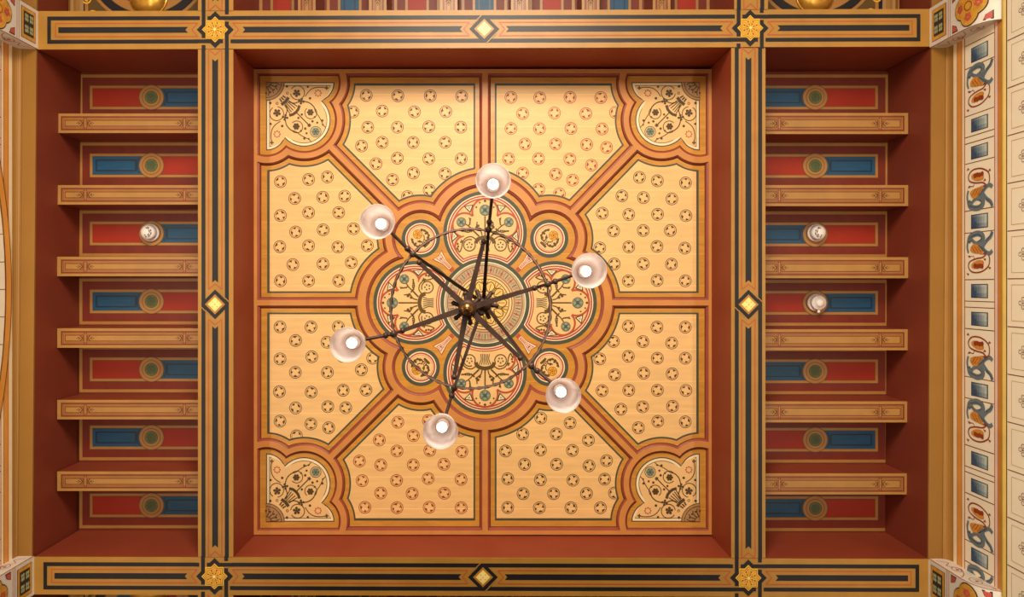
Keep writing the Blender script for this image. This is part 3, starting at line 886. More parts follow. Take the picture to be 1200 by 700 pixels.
SS, SJ = ceil(ZS), ceil(ZJ)
KJ = ZS / ZJ
def lab_panel(i, side, cols):
    return f'{ORD[i]} panel from the top in the {side} joist bay, {cols[0]} left of its roundel'
for side, c0, pitch, t0, t1, mid, jt0, jt1, hw, first in (
        ('left', 114.4, 79.67, 92.5, 265.5, 177.8, 67, 249.4, 11.4, 'fieldred'),
        ('right', 114.4, 80.22, 864.8, 1041.6, 955, 880.3, 1064.3, 12.3, 'blue')):
    other = {'fieldred': 'blue', 'blue': 'fieldred'}
    seq = [first]
    for i in range(6): seq.append(other[seq[-1]])
    if side == 'right': seq = ['blue', 'fieldred', 'blue', 'fieldred', 'blue', 'fieldred', 'blue']
    for i in range(7):
        cols = (seq[i], other[seq[i]])
        nm = 'red' if cols[0] == 'fieldred' else 'blue'
        bay_panel(SS, c0 + pitch * i, t0, t1, cols, lab_panel(i, side, (nm,)), f'board panels in the {side} joist bay', mid)
    for i in range(6):
        y = VY + (c0 + pitch * (i + .5) - VY) * KJ
        joist(SJ, SS, y, -hw, hw, jt0, jt1, f'{ORD[i]} ochre joist from the top in the {side} bay, with thin red line pattern', f'joists of the {side} bay', ZS - ZJ + .02)

# the bays that continue past the top and bottom beams: joists run the other way
def swapped(Z):
    return lambda u, v, layer=0: ((v - VX) * Z / F, (u - VY) * Z / F, CZ + Z - layer * EPS)
WS, WJ = swapped(ZS), swapped(ZJ)
yT = VY + (13 - VY) * ZB / ZS; yB = VY + (697 - VY) * ZB / ZS
for side, ta, tb in (('top', yT - 174, yT), ('bottom', yB, yB + 174)):
    word = 'above the top beam' if side == 'top' else 'below the bottom beam'
    cols = ['fieldred', 'blue'] * 3 + ['fieldred']
    for i in range(7):
        s = 330.9 + 78.93 * i
        o2 = 'blue' if cols[i] == 'fieldred' else 'fieldred'
        cc = (o2, cols[i]) if side == 'top' else (cols[i], o2)
        bay_panel(WS, s, ta, tb, cc, f'{ORD[i]} {"red" if cols[i]=="fieldred" else "blue"} board panel from the left in the strip {word}', f'board panels in the strip {word}', None, 28.6)
    ja, jb = VY + (ta - VY) * KJ, VY + (tb - VY) * KJ
    ja, jb = (VY + (yT - 174 - VY) * KJ, VY + (13 - VY) * ZB / ZJ) if side == 'top' else (VY + (697.5 - VY) * ZB / ZJ, VY + (yB + 174 - VY) * KJ)
    for i in range(6):
        x = VX + (330.9 + 78.93 * (i + .5) - VX) * KJ
        joist(WJ, WS, x, -10.3, 10.3, ja, jb, f'{ORD[i]} joist from the left in the strip {word}', f'joists in the strip {word}', ZS - ZJ + .02)

# corner bays with a great ring and a gilt boss
ZR = 8.05
RS = ceil(ZR)
def corner_bay(cx, cy, sx, sy, label, bounds):
    """sx = +1 when the wall is on the left"""
    t = thing('roundel_panel', label, 'ceiling panel', at(cx, cy, ZR), 'ringed corner panels')
    mb = MB(RS); h = 76
    bx0, by0, bx1, by1 = bounds
    mb.slab([RS(bx0, by0), RS(bx1, by0), RS(bx1, by1), RS(bx0, by1)], .06, 'bayochre')
    mb.frame(cx - h - 2, cy - h - 2, cx + h + 2, cy + h + 2, 5, 'navy', 1)
    mb.rect(cx - h + 7, cy - h + 7, cx + h - 7, cy + h - 7, 'olive', 2)
    for i in range(4):
        a = pi / 4 + i * pi / 2
        for d in (-.22, .22, 0):
            r = 84 if d else 90
            mb.ring(cx + r * cos(a + d), cy + r * sin(a + d), 4.2, 5.8, 'gold', 3, 12)
            leafy(mb, cx + r * cos(a + d), cy + r * sin(a + d), 3.2, 'gold', 3)
    for i, (r, m) in enumerate(((75, 'bayochre'), (71.5, 'navy'), (62.5, 'darkbrown'), (61.8, 'bayochre'), (52, 'fieldred'))):
        mb.disc(cx, cy, r, m, 4 + i, 72)
    mb.poly([(cx, cy)] + arc(cx, cy, 52, pi / 2, pi / 2 - sx * pi / 2 * 1, 24), 'blue', 9)
    mb.poly([(cx, cy)] + arc(cx, cy, 52, -pi / 2, -pi / 2 - sx * pi / 2, 24), 'blue', 9)
    mb.build('painted_ring', t)
    # moulded border on the wall side
    m2 = MB()
    x = bounds[0] + 18 if sx > 0 else bounds[2] - 20
    ys = [by0, by1]
    prof = [(0, 0), (3, -.02), (6, -.05), (9, -.045), (12, -.055), (16, -.03), (18, 0)]
    rows = [[at(x - sx * u, y, ZR)[:2] + (CZ + ZR + z - .002,) for u, z in prof] for y in ys]
    m2.grid(rows, 'covelight'); m2.face([r for r in rows[0]], 'covelight'); m2.face([r for r in rows[1]][::-1], 'covelight')
    m2.build('border_moulding', t)
    b = MB(); by = cy + sy * 43.5; bx = cx + sx * 2.5
    c = at(bx, by, ZR); R = 21.2 * ZR / F
    rows = []
    for i in range(9):
        ph = pi / 2 * i / 8; rows.append([(c[0] + R * sin(ph) * (1 - .025 * (j % 2)) * cos(2 * pi * j / 48) + 1e-5 * cos(j), c[1] + R * sin(ph) * (1 - .025 * (j % 2)) * sin(2 * pi * j / 48), c[2] - .012 - .10 * cos(ph)) for j in range(48)])
    b.grid(rows, 'bossgold', True, True)
    b.ring = None
    b.lathe((c[0], c[1], c[2] - .012), [(R * .98, .004), (R * 1.06, .0), (R * 1.06, -.01), (R, -.014)], 'bossgold', 48)
    b.build('gilt_boss', t)
corner_bay(172.5, -46, 1, 1, 'ringed red and blue corner panel with gilt boss at the top, beside the left wall', (80, -130, 254, 34))
corner_bay(956.5, -48, -1, 1, 'ringed red and blue corner panel with gilt boss at the top, beside the right wall', (878.5, -130, 1054, 32))
corner_bay(172.5, 737, 1, -1, 'sliver of a dark ringed corner panel below the bottom beam, beside the left wall', (80, 673.5, 254, 830))
corner_bay(956.5, 740, -1, -1, 'sliver of a dark ringed corner panel below the bottom beam, beside the right wall', (877, 676, 1052, 830))

# ================================================================== WALLS, CEILING
mb = MB()
mb.box(-6, -6, CZ + ZS + .035, 6, 6.2, CZ + ZS + .25, 'bayred')
structure(mb.build('ceiling'))

def wall(side):
    sg = -1 if side == 'left' else 1
    XW = -4.605 if side == 'left' else 4.481
    zt = 7.40
    # coffer-side edge of the ochre ledge leans a little along the room
    if side == 'left': e = [(43, 13), (37, 697)]
    else: e = [(1092, 11), (1087.5, 700)]
    def ex(y):
        k = (y - e[0][1]) / (e[1][1] - e[0][1]); return (e[0][0] + k * (e[1][0] - e[0][0]) - VX) * ZB / F
    y0, y1 = -200, 900
    Y0, Y1 = (y0 - VY) * ZB / F, (y1 - VY) * ZB / F
    XB = XW + sg * .3
    def quad(m, A, B, mbx): mbx.face([(A[0](y0) if callable(A[0]) else A[0], Y0, CZ + A[1]), (A[0](y1) if callable(A[0]) else A[0], Y1, CZ + A[1]),
                                     (B[0](y1) if callable(B[0]) else B[0], Y1, CZ + B[1]), (B[0](y0) if callable(B[0]) else B[0], Y0, CZ + B[1])], m)
    w = MB()
    # wall body
    quad('wall', (XW, -CZ), (XW, zt + .02), w); quad('wall', (XB, -CZ), (XB, ZS + .25), w); quad('wall', (XW, -CZ), (XB, -CZ), w)
    # maroon board above the ledge
    root = structure(w.build(f'wall_{side}'))
    root['label'] = f'{side} wall with painted frieze band and cream block pattern'
    # ledge
    tb = MB()
    quad('bayboard', (ex, ZB + .02), (ex, ZS + .05), tb); quad('bayboard', (lambda y: ex(y) + sg * .04, ZB + .02), (lambda y: ex(y) + sg * .04, ZS + .05), tb)
    trim = structure(tb.build('trim_1' if side == 'left' else 'trim_2'))
    c = MB()
    lx = lambda y: ex(y) + sg * .135
    quad('cove', (ex, ZB + .02), (ex, ZB), c); quad('cove', (ex, ZB), (lx, ZB), c)
    n = 6
    for i in range(n):
        a, b = pi / 2 * i / n, pi / 2 * (i + 1) / n
        xa = lambda y, a=a: lx(y) + (XW - lx(y)) * (sin(a)); xb = lambda y, b=b: lx(y) + (XW - lx(y)) * (sin(b))
        quad('covelight', (xa, ZB - .01 - (ZB - .01 - zt) * (1 - cos(a))), (xb, ZB - .01 - (ZB - .01 - zt) * (1 - cos(b))), c)
    quad('cove', (lx, ZB), (lx, ZB - .01), c)
    c.build('cornice', trim)
    # frieze: vertical bands counted by the depth at which each edge lies
    edge = 13.5 if side == 'left' else 1118
    def zat(d): return abs(XW) * F / (abs(edge - VX) + d)      # d = pixels outward from the top of the wall
    Wf = lambda z, y, layer=0: (XW - sg * (layer + 1) * EPS * 1.5, y, CZ + z)
    f = MB(Wf)
    def band(d0, d1, m, layer=0): f.poly([(zat(d0), Y0), (zat(d0), Y1), (zat(d1), Y1), (zat(d1), Y0)], m, layer)
    band(-.5, 3.6, 'ivory'); band(3.6, 4.3, 'wallred'); band(4.3, 9, 'wallorange'); band(9, 9.7, 'wallred'); band(9.7, 12.4, 'ivory')
    band(12.4, 13.3, 'wallred'); band(13.3, 47.5, 'wall'); band(47.5, 48.4, 'wallred'); band(48.4, 51.5, 'wallpink'); band(51.5, 52.2, 'wallred'); band(52.2, 56.3, 'wallorange')
    band(56.3, 57.2, 'wallred'); band(61.3, 62.5, 'wallline')
    # the tiles of the frieze
    zi, zo = zat(13.3), zat(47.5)
    yy = lambda py: (py - VY) * zat(13.3) / F
    rows = [(55, 'b'), (82, 'g'), (137.5, 'b'), (162, '='), (169.5, 'b'), (193, 's'), (248, 'b'), (273.7, 'g'), (328, 'b'), (353, '='), (360, 'b'), (385, 's'), (441, 'b'), (466, 'g'), (521, 'b'), (546, '='), (552.5, 'b'), (577, 's'), (632, 'b'), (657, 'g'), (712, 'b'), (737, None)]
    rows = [(-53, 'g'), (2, 'b'), (28, '=') , (34, 'b')] [:0] + rows
    ink = 'wallline'
    for i, (py, kind) in enumerate(rows):
        f.poly([(zi, yy(py) - .004), (zo, yy(py) - .004), (zo, yy(py) + .004), (zi, yy(py) + .004)], ink, 1)
        if kind in (None, '='): continue
        a, b = yy(py), yy(rows[i + 1][0])
        h = zi - zo
        T = lambda p, q, a=a, b=b: (zi - p * h, a + q * (b - a))        # p down the wall, q along it
        if kind == 'b':
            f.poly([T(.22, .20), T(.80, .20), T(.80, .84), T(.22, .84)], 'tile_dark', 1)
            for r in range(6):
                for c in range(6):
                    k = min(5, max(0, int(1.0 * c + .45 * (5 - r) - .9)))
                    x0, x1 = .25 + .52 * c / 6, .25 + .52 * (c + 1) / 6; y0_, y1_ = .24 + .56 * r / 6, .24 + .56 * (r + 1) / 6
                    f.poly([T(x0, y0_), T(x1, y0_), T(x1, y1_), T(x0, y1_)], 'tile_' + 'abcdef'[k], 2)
        else:
            G = T if kind == 'g' else (lambda p, q, T=T: T(p, 1 - q))
            u = h / 100.0
            def st(pts, w, m, l): f.stroke([G(*p) for p in curve(pts, 6)], w * u, m, l)
            # beast: raised wing, curved neck, hind leg and tail
            st([(.14, .22), (.17, .11), (.29, .05), (.46, .03), (.60, .07), (.64, .15), (.56, .22), (.44, .25)], 13, 'griffin', 2)
            st([(.12, .17), (.24, .15), (.32, .20), (.46, .25)], 8, 'griffin', 2)
            st([(.12, .17), (.09, .30), (.13, .43)], 6, 'griffin', 2)
            st([(.42, .25), (.54, .30), (.66, .37)], 13, 'griffin', 2)
            st([(.95, .02), (.89, .12), (.77, .19), (.67, .27), (.58, .32)], 9, 'griffin', 2)
            st([(.62, .35), (.76, .44), (.87, .46), (.95, .41)], 9, 'griffin', 2)
            st([(.17, .11), (.29, .07), (.46, .05), (.57, .09), (.58, .15), (.50, .20)], 1.4, 'tile_dark', 3); st([(.93, .05), (.86, .13), (.75, .20)], 1.4, 'tile_dark', 3)
            st([(.50, .28), (.66, .38), (.78, .46)], 1.4, 'tile_dark', 3); st([(.09, .19), (.20, .19), (.27, .17)], 1.4, 'tile_dark', 3)
            f.poly([G(*p) for p in curve([(.20, .34), (.28, .26), (.42, .25), (.54, .34), (.66, .47), (.50, .46), (.34, .44), (.22, .40), (.20, .34)], 5)[:-1]], 'wing', 3)
            for k in range(3): st([(.26 + .10 * k, .30), (.34 + .10 * k, .38), (.40 + .09 * k, .44)], 1.3, 'rust', 4)
            # scrolling tail
            st([(.44, .42), (.58, .46), (.80, .48), (.86, .60), (.80, .74), (.56, .84), (.28, .84), (.14, .74), (.18, .62), (.40, .56), (.62, .54), (.74, .48)], 3.2, 'rust', 2)
            f.poly([G(.44 + .22 * cos(t) + .02, .68 + .085 * sin(t) - .03 * cos(t)) for t in [2 * pi * k / 18 for k in range(18)]], 'wing', 3)
            for k in range(4): f.disc(*G(.38 + .08 * k, .71 + .012 * (k % 2)), 5.5 * u, 'rust', 4, 8)
            for (p, q) in ((.16, .50), (.86, .76), (.12, .88), (.70, .46), (.70, .58)): f.poly([G(p - .05, q - .02), G(p + .05, q - .01), G(p + .01, q + .035)], 'rust', 3)
            st([(.16, .52), (.30, .50), (.34, .56)], 1.6, 'rust', 2)
    f.build('frieze', root)
    # rounded bead below the frieze
    bd = MB()
    z0, z1 = zat(57.2), zat(61.3)
    rws = [[(XW - sg * .022 * sin(pi * k / 8), y, CZ + z0 + (z1 - z0) * k / 8) for k in range(9)] for y in (Y0, Y1)]
    bd.grid(rws, 'wallolive', True)
    bd.build('bead_moulding', root)
    # block pattern below
    g = MB(Wf)
    zb = zat(63.0); p = 55.85 * zb / F
    yb = (47.7 - VY) * zb / F
    for r in range(8):
        zt_, zl = zb - .385 * r, zb - .385 * (r + 1)
        g.poly([(zl - .004, Y0), (zl - .004, Y1), (zl + .004, Y1), (zl + .004, Y0)], ink, 0)
        for i in range(-4, 18):
            y = yb + p * (i + (.5 if r % 2 else 0))
            g.poly([(zt_, y - .004), (zl, y - .004), (zl, y + .004), (zt_, y + .004)], ink, 0)
            g.frame(zl + .05, y + .05, zt_ - .05, y + p - .05, .004, 'wallthin', 0)
            cz, cy = (zt_ + zl) / 2, y + p / 2
            for k in range(4): g.ring(cz + .034 * cos(k * pi / 2), cy + .034 * sin(k * pi / 2), .015, .020, 'brown', 0, 10)
            g.disc(cz, cy, .009, 'rust', 0, 8)
    g.build('block_pattern', root)
    if side == 'left':
        a = MB(Wf)
        Rr, yc, zc = 4.26, .035, 7.394 - 4.26
        A0 = .60
        def ringband(r0, r1, m, l):
            for k in range(48):
                t0, t1 = -A0 + 2 * A0 * k / 48, -A0 + 2 * A0 * (k + 1) / 48
                a.poly([(zc + r0 * cos(t0), yc + r0 * sin(t0)), (zc + r1 * cos(t0), yc + r1 * sin(t0)), (zc + r1 * cos(t1), yc + r1 * sin(t1)), (zc + r0 * cos(t1), yc + r0 * sin(t1))], m, l)
        ringband(Rr - .9, Rr - .1, 'wall', 4); ringband(Rr - .012, Rr, 'wallline', 6); ringband(Rr - .085, Rr - .012, 'wallorange', 6); ringband(Rr - .098, Rr - .085, 'wallline', 6)
        for k in range(-9, 10):
            t = k * .063
            a.poly([(zc + r * cos(t + s), yc + r * sin(t + s)) for r, s in ((Rr - .9, -.0008), (Rr - .1, -.0008), (Rr - .1, .0008), (Rr - .9, .0008))], ink, 5)
        a.build('arch_band', root)
    return root, XW
WL, XWL = wall('left'); WR, XWR = wall('right')

# ================================================================== CORBELS
def corbel(side, ysg, label):
    sg = -1 if side == 'left' else 1
    XW = XWL if side == 'left' else XWR
    px = {('left', -1): 44.5, ('left', 1): 40, ('right', -1): 1089.5, ('right', 1): 1088}[(side, ysg)]
    ya, yb = {('left', -1): (13, 57.5), ('left', 1): (652, 697), ('right', -1): (10, 56), ('right', 1): (655, 701)}[(side, ysg)]
    Ya, Yb = (ya - VY) * ZB / F, (yb - VY) * ZB / F
    XF = (px - VX) * ZB / F
    w = abs(XW - XF)
    # profile from the beam downwards: straight, then a swelling curve back to the wall
    prof = [(XF, ZB), (XF, 6.98)]
    for k in range(1, 13):
        a = pi / 2 * k / 12
        prof.append((XF + sg * w * (1 - cos(a)), 6.98 - .29 * sin(a)))
    t = thing('wall_corbel', label, 'corbel', (XW, (Ya + Yb) / 2, CZ + 6.69), 'painted corbels under the beam ends')
    b = MB()
    rows = [[(x, y, CZ + z) for x, z in prof] for y in (Ya, Yb)]
    b.grid(rows, 'corbel', False)
    for y, s in ((Ya, 1), (Yb, -1)):
        pts = [(x, y, CZ + z) for x, z in prof] + [(XW, y, CZ + ZB)]
        b.face(pts, 'corbel')
    b.face([(XF, Ya, CZ + ZB), (XF, Yb, CZ + ZB), (XW, Yb, CZ + ZB), (XW, Ya, CZ + ZB)], 'corbel')
    # outlines and scrolls on the flanks
    for y, s in ((Ya, -1), (Yb, 1)):
        b.surf = lambda u, v, layer=0, y=y, s=s: (u, y + s * (layer + 1) * EPS * 1.3, CZ + v)
        b.stroke([(x + sg * .004, z) for x, z in prof], .012, 'wallred', 0)
        for (cx, cz, r) in ((.105, 6.92, .062), (.10, 7.20, .05)):
            b.stroke([(XF + sg * (cx + (r * (1 - .0 * k)) * cos(.35 * k) * (1 - k / 40)), cz + r * 1.5 * sin(.35 * k) * (1 - k / 40)) for k in range(0, 24)], .007, 'wallred', 0)
            b.disc(XF + sg * cx, cz, .016, 'rust', 0, 8)
        b.stroke([(XF + sg * u, z) for u, z in curve([(.04, 7.44), (.12, 7.38), (.06, 7.30), (.14, 7.24), (.10, 7.10), (.03, 7.02)], 6)], .007, 'wallred', 0)
        b.stroke([(XF + sg * u, z) for u, z in curve([(.11, 6.84), (.15, 6.80), (.165, 6.74), (.14, 6.76)], 6)], .006, 'wallred', 0)
    b.build('body', t)
    # drawing surface wrapped over the front: v = distance from the beam
    cum = [0]
    for i in range(1, len(prof)): cum.append(cum[-1] + hypot(prof[i][0] - prof[i - 1][0], prof[i][1] - prof[i - 1][1]))
    def front(u, v, layer=0):
        v = max(0, min(cum[-1], v))
        for i in range(1, len(cum)):
            if v <= cum[i] or i == len(cum) - 1:
                k = (v - cum[i - 1]) / (cum[i] - cum[i - 1])
                x = prof[i - 1][0] + k * (prof[i][0] - prof[i - 1][0]); z = prof[i - 1][1] + k * (prof[i][1] - prof[i - 1][1])
                dx, dz = prof[i][0] - prof[i - 1][0], prof[i][1] - prof[i - 1][1]; l = hypot(dx, dz)
                nx, nz = (dz / l, -dx / l)
                if nx * sg > 0: nx, nz = -nx, -nz
                o = (layer + 2) * EPS * 1.4
                return (x + nx * o, u, CZ + z + nz * o)
    ym = (Ya + Yb) / 2; hw = (Yb - Ya) / 2
    l = MB(front)
    l.rect(ym - hw * .80, .045, ym + hw * .80, .275, 'wallline', 0); l.rect(ym - hw * .78, .052, ym + hw * .78, .268, 'gilt', 1)
    l.rect(ym - hw * .60, .08, ym + hw * .60, .24, 'wallline', 2); l.rect(ym - hw * .58, .084, ym + hw * .58, .236, 'corbeldark', 3)
    for q in (-1, 1):
        for p in (-1, 1):
            cy, cv = ym + q * hw * .29, .16 + p * .037
            for a in range(4):
                an = pi / 4 + a * pi / 2
                l.disc(cy + .026 * cos(an), cv + .020 * sin(an), .019, 'leaf', 4, 10, .015)
    l.build('leaf_panel', t)
    d = MB(front)
    for v in (.305, .335): d.rect(ym - hw, v, ym + hw, v + .006, 'wallred', 0)
    d.build('band_lines', t)
    # quatrefoil
    g = MB(front)
    cv = .60; r = .098; o = .078
    for (m, gr, ly) in (('corbeldark', .010, 0), ('gilt', 0, 2)):
        for (du, dv) in ((o, 0), (-o, 0), (0, o), (0, -o), (0, 0)):
            n = 5
            for k in range(20):
                a0, a1 = 2 * pi * k / 20, 2 * pi * (k + 1) / 20
                for j in range(n):
                    R0, R1 = (r + gr) * j / n, (r + gr) * (j + 1) / n
                    g.poly([(ym + du + R0 * cos(a0), cv + dv + R0 * sin(a0)), (ym + du + R1 * cos(a0), cv + dv + R1 * sin(a0)), (ym + du + R1 * cos(a1), cv + dv + R1 * sin(a1)), (ym + du + R0 * cos(a1), cv + dv + R0 * sin(a1))], m, ly + .2 * (abs(du) > 0) + .4 * (abs(dv) > 0))
    g.ring(ym, cv, .036, .044, 'rust', 5, 20); 
    for (du, dv) in ((o * 1.25, 0), (-o * 1.25, 0), (0, o * 1.3), (0, -o * 1.3)):
        for k in range(5): g.disc(ym + du + .024 * cos(k * 1.257), cv + dv + .024 * sin(k * 1.257), .016, 'corbelred', 5, 8)
    g.build('quatrefoil', t)
    for q in (-1, 1):
        for v0, s in ((.37, 1), (.82, -1)):
            h = MB(front)
            for m, e, ly in (('corbeldark', .0, 0), ('corbelred', .009, 1)):
                h.poly([(ym + q * (hw * .93 - e), v0 + s * e), (ym + q * (hw * .93 - e), v0 + s * (.085 - e)), (ym + q * (hw * .66), v0 + s * (.062 - e * .6)), (ym + q * (hw * .52 + e), v0 + s * (.0 + e))], m, ly)
            h.build('corner_motif', t)
corbel('left', -1, 'cream painted bracket on the left wall under the end of the top beam')
corbel('right', -1, 'cream painted bracket on the right wall under the end of the top beam')
corbel('left', 1, 'cream painted bracket on the left wall under the end of the bottom beam')
corbel('right', 1, 'cream painted bracket on the right wall under the end of the bottom beam')

# ================================================================== WHITE DETECTORS
def detector(px, py, dx, label, stepped):
    c = at(px, py, ZS); zt = CZ + ZS - 13 * EPS
    t = thing('smoke_detector', label, 'detector', (c[0], c[1], zt), 'white detectors on the bay panels')
    b = MB(); b.lathe((c[0], c[1], zt), [(.001, -.002), (.094, -.002), (.096, -.01), (.094, -.028), (.084, -.034), (.001, -.034)], 'white', 32)
    b.build('base', t)
    h = MB(); hx, hy = c[0], c[1]
    if stepped:
        h.lathe((hx, hy, zt), [(.066, -.034), (.064, -.060), (.078, -.066), (.080, -.085), (.070, -.097), (.05, -.10), (.045, -.115), (.025, -.128), (.001, -.13)], 'white', 32)
    else:
        h.lathe((hx, hy, zt), [(.084, -.034), (.078, -.055), (.080, -.062), (.076, -.085), (.064, -.10), (.04, -.112), (.02, -.117), (.001, -.118)], 'white', 32)
    head = h.build('head', t)
    v = MB(lambda u, w, layer=0: (hx + u, hy + w, zt - (.134 if stepped else .121) + .3 * (u * u + w * w) * 8 - layer * EPS))
    if not stepped:
        s = 1 if dx > 0 else -1
        # short curved dark slots round one side of the dome
        for (r, a0, a1) in ((.030, -.9, .2), (.030, .5, 1.3), (.046, -.7, -.2), (.046, 0, .6), (.046, .8, 1.3), (.036, 1.9, 2.3), (.05, 1.6, 1.9)):
            v.stroke([(-s * r * cos(a0 + (a1 - a0) * k / 6) - s * .004, r * sin(a0 + (a1 - a0) * k / 6)) for k in range(7)], .009, 'black', 1)
        for (u, w) in ((.0, -.045), (.014, -.052), (.022, -.040)): v.disc(s * u * -1, w, .007, 'black', 1, 8)
    else:
        tb = MB(); tb.box(hx - .012, hy + .078, zt - .085, hx + .012, hy + .105, zt - .07, 'white'); tb.build('test_tab', t)
    if not stepped: v.build('vent_slots', t)
detector(177.8, 114.4 + 79.67 * 2 - .6, -1, 'white round detector with dark curved slots on third panel of the left bay', False)
detector(955, 114.4 + 80.22 * 2 - 1.5, 1, 'white round detector with dark curved slots on third panel of the right bay', False)
detector(955, 114.4 + 80.22 * 3 - .4, 1, 'white stepped detector with a small tab on fourth panel of the right bay', True)

# ================================================================== CHANDELIER
Lp = Vector(at(547.6, 362, 4.30)); Up = Vector(at(566, 357, 4.95))
ch = thing('chandelier', 'dark iron six-arm chandelier with ring and opal glass shades hanging before the medallion', 'chandelier', tuple(Lp))
ZRG = 4.42
ring_c = Vector(at(551.6, 362, ZRG)); ring_r = 93.5 * ZRG / F
SH = [(578, 212), (442, 260), (406.8, 404.5), (516, 506.5), (660.3, 464), (690.6, 317.5)]
JN = [(572.5, 269.5), (484, 298), (461, 391.5), (532, 455), (622.5, 429), (642, 333)]
m = MB()
m.tube([Lp + Vector((0, 0, .02)), Lp.lerp(Up, .5), Up], .016, 'iron', 10)
m.tube([Up, Up.lerp(Vector(at(568, 355.5, ZP)), .5), at(568, 355.5, ZP - .02)], .011, 'iron', 10)
for k in range(9):
    p = Up.lerp(Vector(at(568, 355.5, ZP)), .1 + k * .1); m.ball(p, .017, 'iron', 10)
m.build('stem', ch)
m = MB(); m.lathe(at(568, 355.5, ZP - .012), [(.001, -.10), (.02, -.10), (.03, -.06), (.07, -.03), (.085, 0)], 'iron', 24); m.build('ceiling_rose', ch)
m = MB(); m.ball(Lp, .037, 'brass', 24); m.ball(Lp - Vector((0, 0, .036)), .010, 'brass', 12)
m.build('ball_finial', ch)
m = MB()
m.lathe(Lp, [(.001, .02), (.045, .03), (.052, .05), (.048, .085), (.03, .10), (.001, .10)], 'iron', 20)
for k in range(6):
    a = k * pi / 3 + .35
    dv = Vector((cos(a), sin(a), 0))
    m.tube([Lp + Vector((0, 0, .07)), Lp + Vector((0, 0, .085)) + dv * .085], .012, 'iron', 8); m.ball(Lp + Vector((0, 0, .085)) + dv * .085, .015, 'iron', 10)
m.build('lower_hub', ch)
m = MB()
m.lathe(Up, [(.001, -.06), (.025, -.055), (.05, -.03), (.056, 0), (.05, .03), (.025, .05), (.001, .055)], 'iron', 20)
for k in range(6):
    a = k * pi / 3 + .1
    dv = Vector((cos(a), sin(a), 0))
    m.tube([Up, Up + dv * .10 + Vector((0, 0, .02))], .014, 'iron', 8)
m.build('upper_hub', ch)
# twisted ring band
m = MB()
n = 120
for ph in (0, pi):
    pts = []
    for k in range(n + 1):
        a = 2 * pi * k / n; tw = a * 30 + ph
        rr = ring_r + .005 * cos(tw)
        pts.append(ring_c + Vector((rr * cos(a), rr * sin(a), .006 * sin(tw))))
    m.tube(pts, .0058, 'iron', 6)
rows = [[ring_c + Vector((r * cos(2 * pi * k / n), r * sin(2 * pi * k / n), z)) for k in range(n)] for r, z in ((ring_r - .004, -.012), (ring_r + .004, -.012), (ring_r + .004, .012), (ring_r - .004, .012), (ring_r - .004, -.012))]
m.grid(rows, 'ironpale', False, True)
m.build('ring', ch)

ZRIM, HS = 4.06, .225
for i, ((sx_, sy_), (jx, jy)) in enumerate(zip(SH, JN)):
    J = Vector(at(jx, jy, ZRG))
    rim = Vector(at(sx_, sy_, ZRIM + .02)); 
    d = (rim - J); d.z = 0; d.normalize()
    neck = rim + Vector((0, 0, HS - .02)) 
    a = MB()
    # upper strut: from the upper hub down to the ring
    u0 = Up + d * .04
    a.bar(u0, J + Vector((0, 0, .012)), .024, .020, 'iron', .017)
    # arm beyond the ring: knob then a slim tube that ends in the lamp holder
    tip = neck + Vector((0, 0, .075))
    kp = J + (tip - J).normalized() * .045
    a.tube([J, J.lerp(tip, .4), J.lerp(tip, .85) + Vector((0, 0, .004)), tip, neck + Vector((0, 0, .03))], .0095, 'iron', 8)
    a.ball(kp, .018, 'iron', 12); a.lathe(J + Vector((0, 0, -.022)), [(.001, 0), (.017, 0), (.02, .02), (.017, .05), (.001, .05)], 'iron', 12)
    arm = a.build('arm', ch)
    s = MB()
    l0 = Lp + d * .035 + Vector((0, 0, .06))
    e = J + (Lp - J) * .16 + Vector((0, 0, .01)) + (Lp - Up) * .10
    s.bar(l0, e, .034, .020, 'iron', .022); s.ball(e, .017, 'iron', 12)
    s.build('strut', arm)
    k = MB(); k.lathe(neck, [(.001, .05), (.014, .05), (.018, .02), (.036, .008), (.036, -.01), (.02, -.014), (.020, -.014), (.024, -.045), (.001, -.045)], 'white', 20)
    k.build('lamp_holder', arm)
    # bell shade: outer skin, thick rounded lip, inner skin
    g = MB()
    outer_ = [(.030, 1), (.040, .985), (.056, .91), (.068, .80), (.076, .64), (.081, .45), (.0845, .26), (.0885, .12), (.0925, .03), (.0945, -.005), (.0935, -.022)]
    prof = [(r, HS * h) for r, h in outer_] + [(.089, 0), (.0835, HS * .13), (.080, HS * .26), (.0765, HS * .45), (.0715, HS * .64), (.0635, HS * .79), (.052, HS * .885), (.036, HS * .955), (.028, HS * .96)]
    base = rim - Vector((0, 0, .0))
    g.lathe(base, prof, 'opal', 40)
    shade = g.build('glass_shade', ch)
    q = MB()
    bc = base + Vector((0, 0, HS - .088))
    q.lathe(bc, [(.013, .05), (.016, .042)] + [(.0285 * sin(t), .0285 * cos(t)) for t in [.45 + (pi - .45) * j / 12 for j in range(12)]] + [(.0005, -.0285)], 'bulb', 24)
    q.build('bulb', shade)

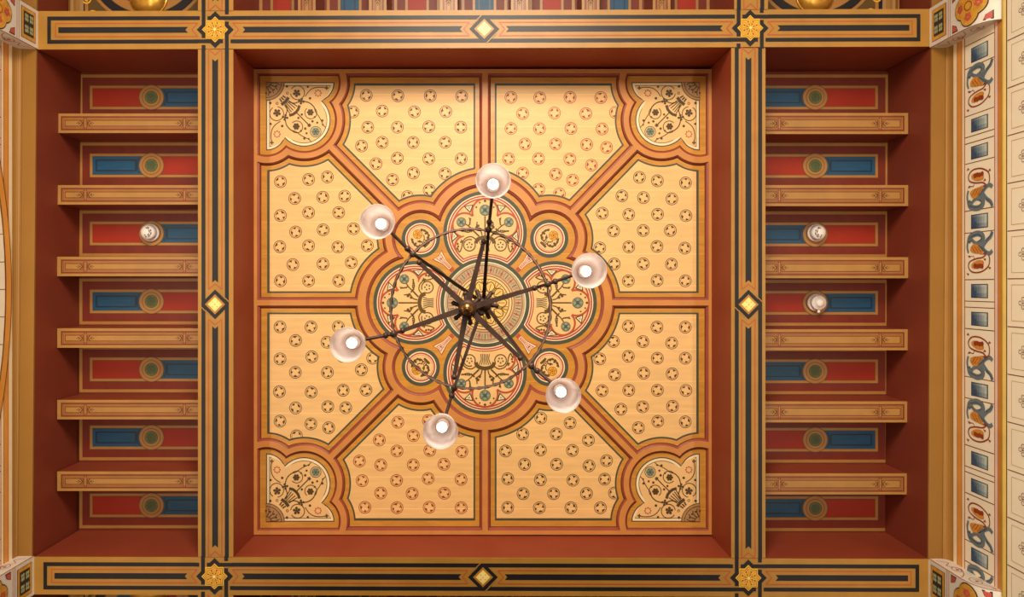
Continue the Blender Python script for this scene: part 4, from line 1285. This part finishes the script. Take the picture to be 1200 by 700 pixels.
# ================================================================== LIGHT
W = bpy.data.worlds.new('World'); S.world = W; W.use_nodes = True
W.node_tree.nodes['Background'].inputs[0].default_value = (1.0, .84, .70, 1)
W.node_tree.nodes['Background'].inputs[1].default_value = .06

def lamp(kind, loc, energy, col, size=.3, target=None, name='lamp', spread=pi):
    l = bpy.data.lights.new(name, kind); l.energy = energy; l.color = col
    if kind == 'AREA': l.size = size; l.shape = 'DISK'; l.spread = spread
    else: l.shadow_soft_size = size
    o = bpy.data.objects.new(name, l); COL.objects.link(o); o.location = loc
    if target: o.rotation_euler = (Vector(target) - Vector(loc)).to_track_quat('-Z', 'Y').to_euler()
    return o
WARM = (1.0, .86, .69)
# floor-standing uplighter towards the head of the picture, the main light of the room
lamp('AREA', (-.10, -4.7, 2.8), 385, WARM, 2.8, (-.1, 0.9, CZ + ZB), 'uplighter', 2.05)
# unseen fill light added near floor level to lift the bay panels evenly
lamp('AREA', (0, -1.6, .25), 42, WARM, 3.0, (0, -1.2, 9), 'low_fill', 2.4)
# strip fill lights added out of view to brighten walls and corbels
for sg in (-1, 1):
    o = lamp('AREA', (sg * 3.55, .2, CZ + 3.4), 46, WARM, .1, (sg * 4.5, .2, CZ + 7.2), 'wall_fill', 1.5)
    o.data.shape = 'RECTANGLE'; o.data.size = 8; o.data.size_y = .15
# wall lamp on the left
lamp('POINT', (-4.25, -.2, CZ + 5.2), 20, WARM, .12, None, 'wall_lamp')

# ================================================================== CAMERA, VIEW
cam = bpy.data.cameras.new('camera'); co = bpy.data.objects.new('camera', cam); COL.objects.link(co)
co.location = (0, 0, CZ); co.rotation_euler = (pi, 0, 0)
cam.sensor_fit = 'HORIZONTAL'; cam.sensor_width = 36; cam.lens = 36 * F / 1200
cam.shift_x = (600 - VX) / 1200; cam.shift_y = -(350 - VY) / 1200
cam.clip_start = .05; cam.clip_end = 100
S.camera = co
S.view_settings.view_transform = 'Standard'; S.view_settings.look = 'None'
S.view_settings.gamma = 1; S.view_settings.use_curve_mapping = False
S.view_settings.exposure = -0.06
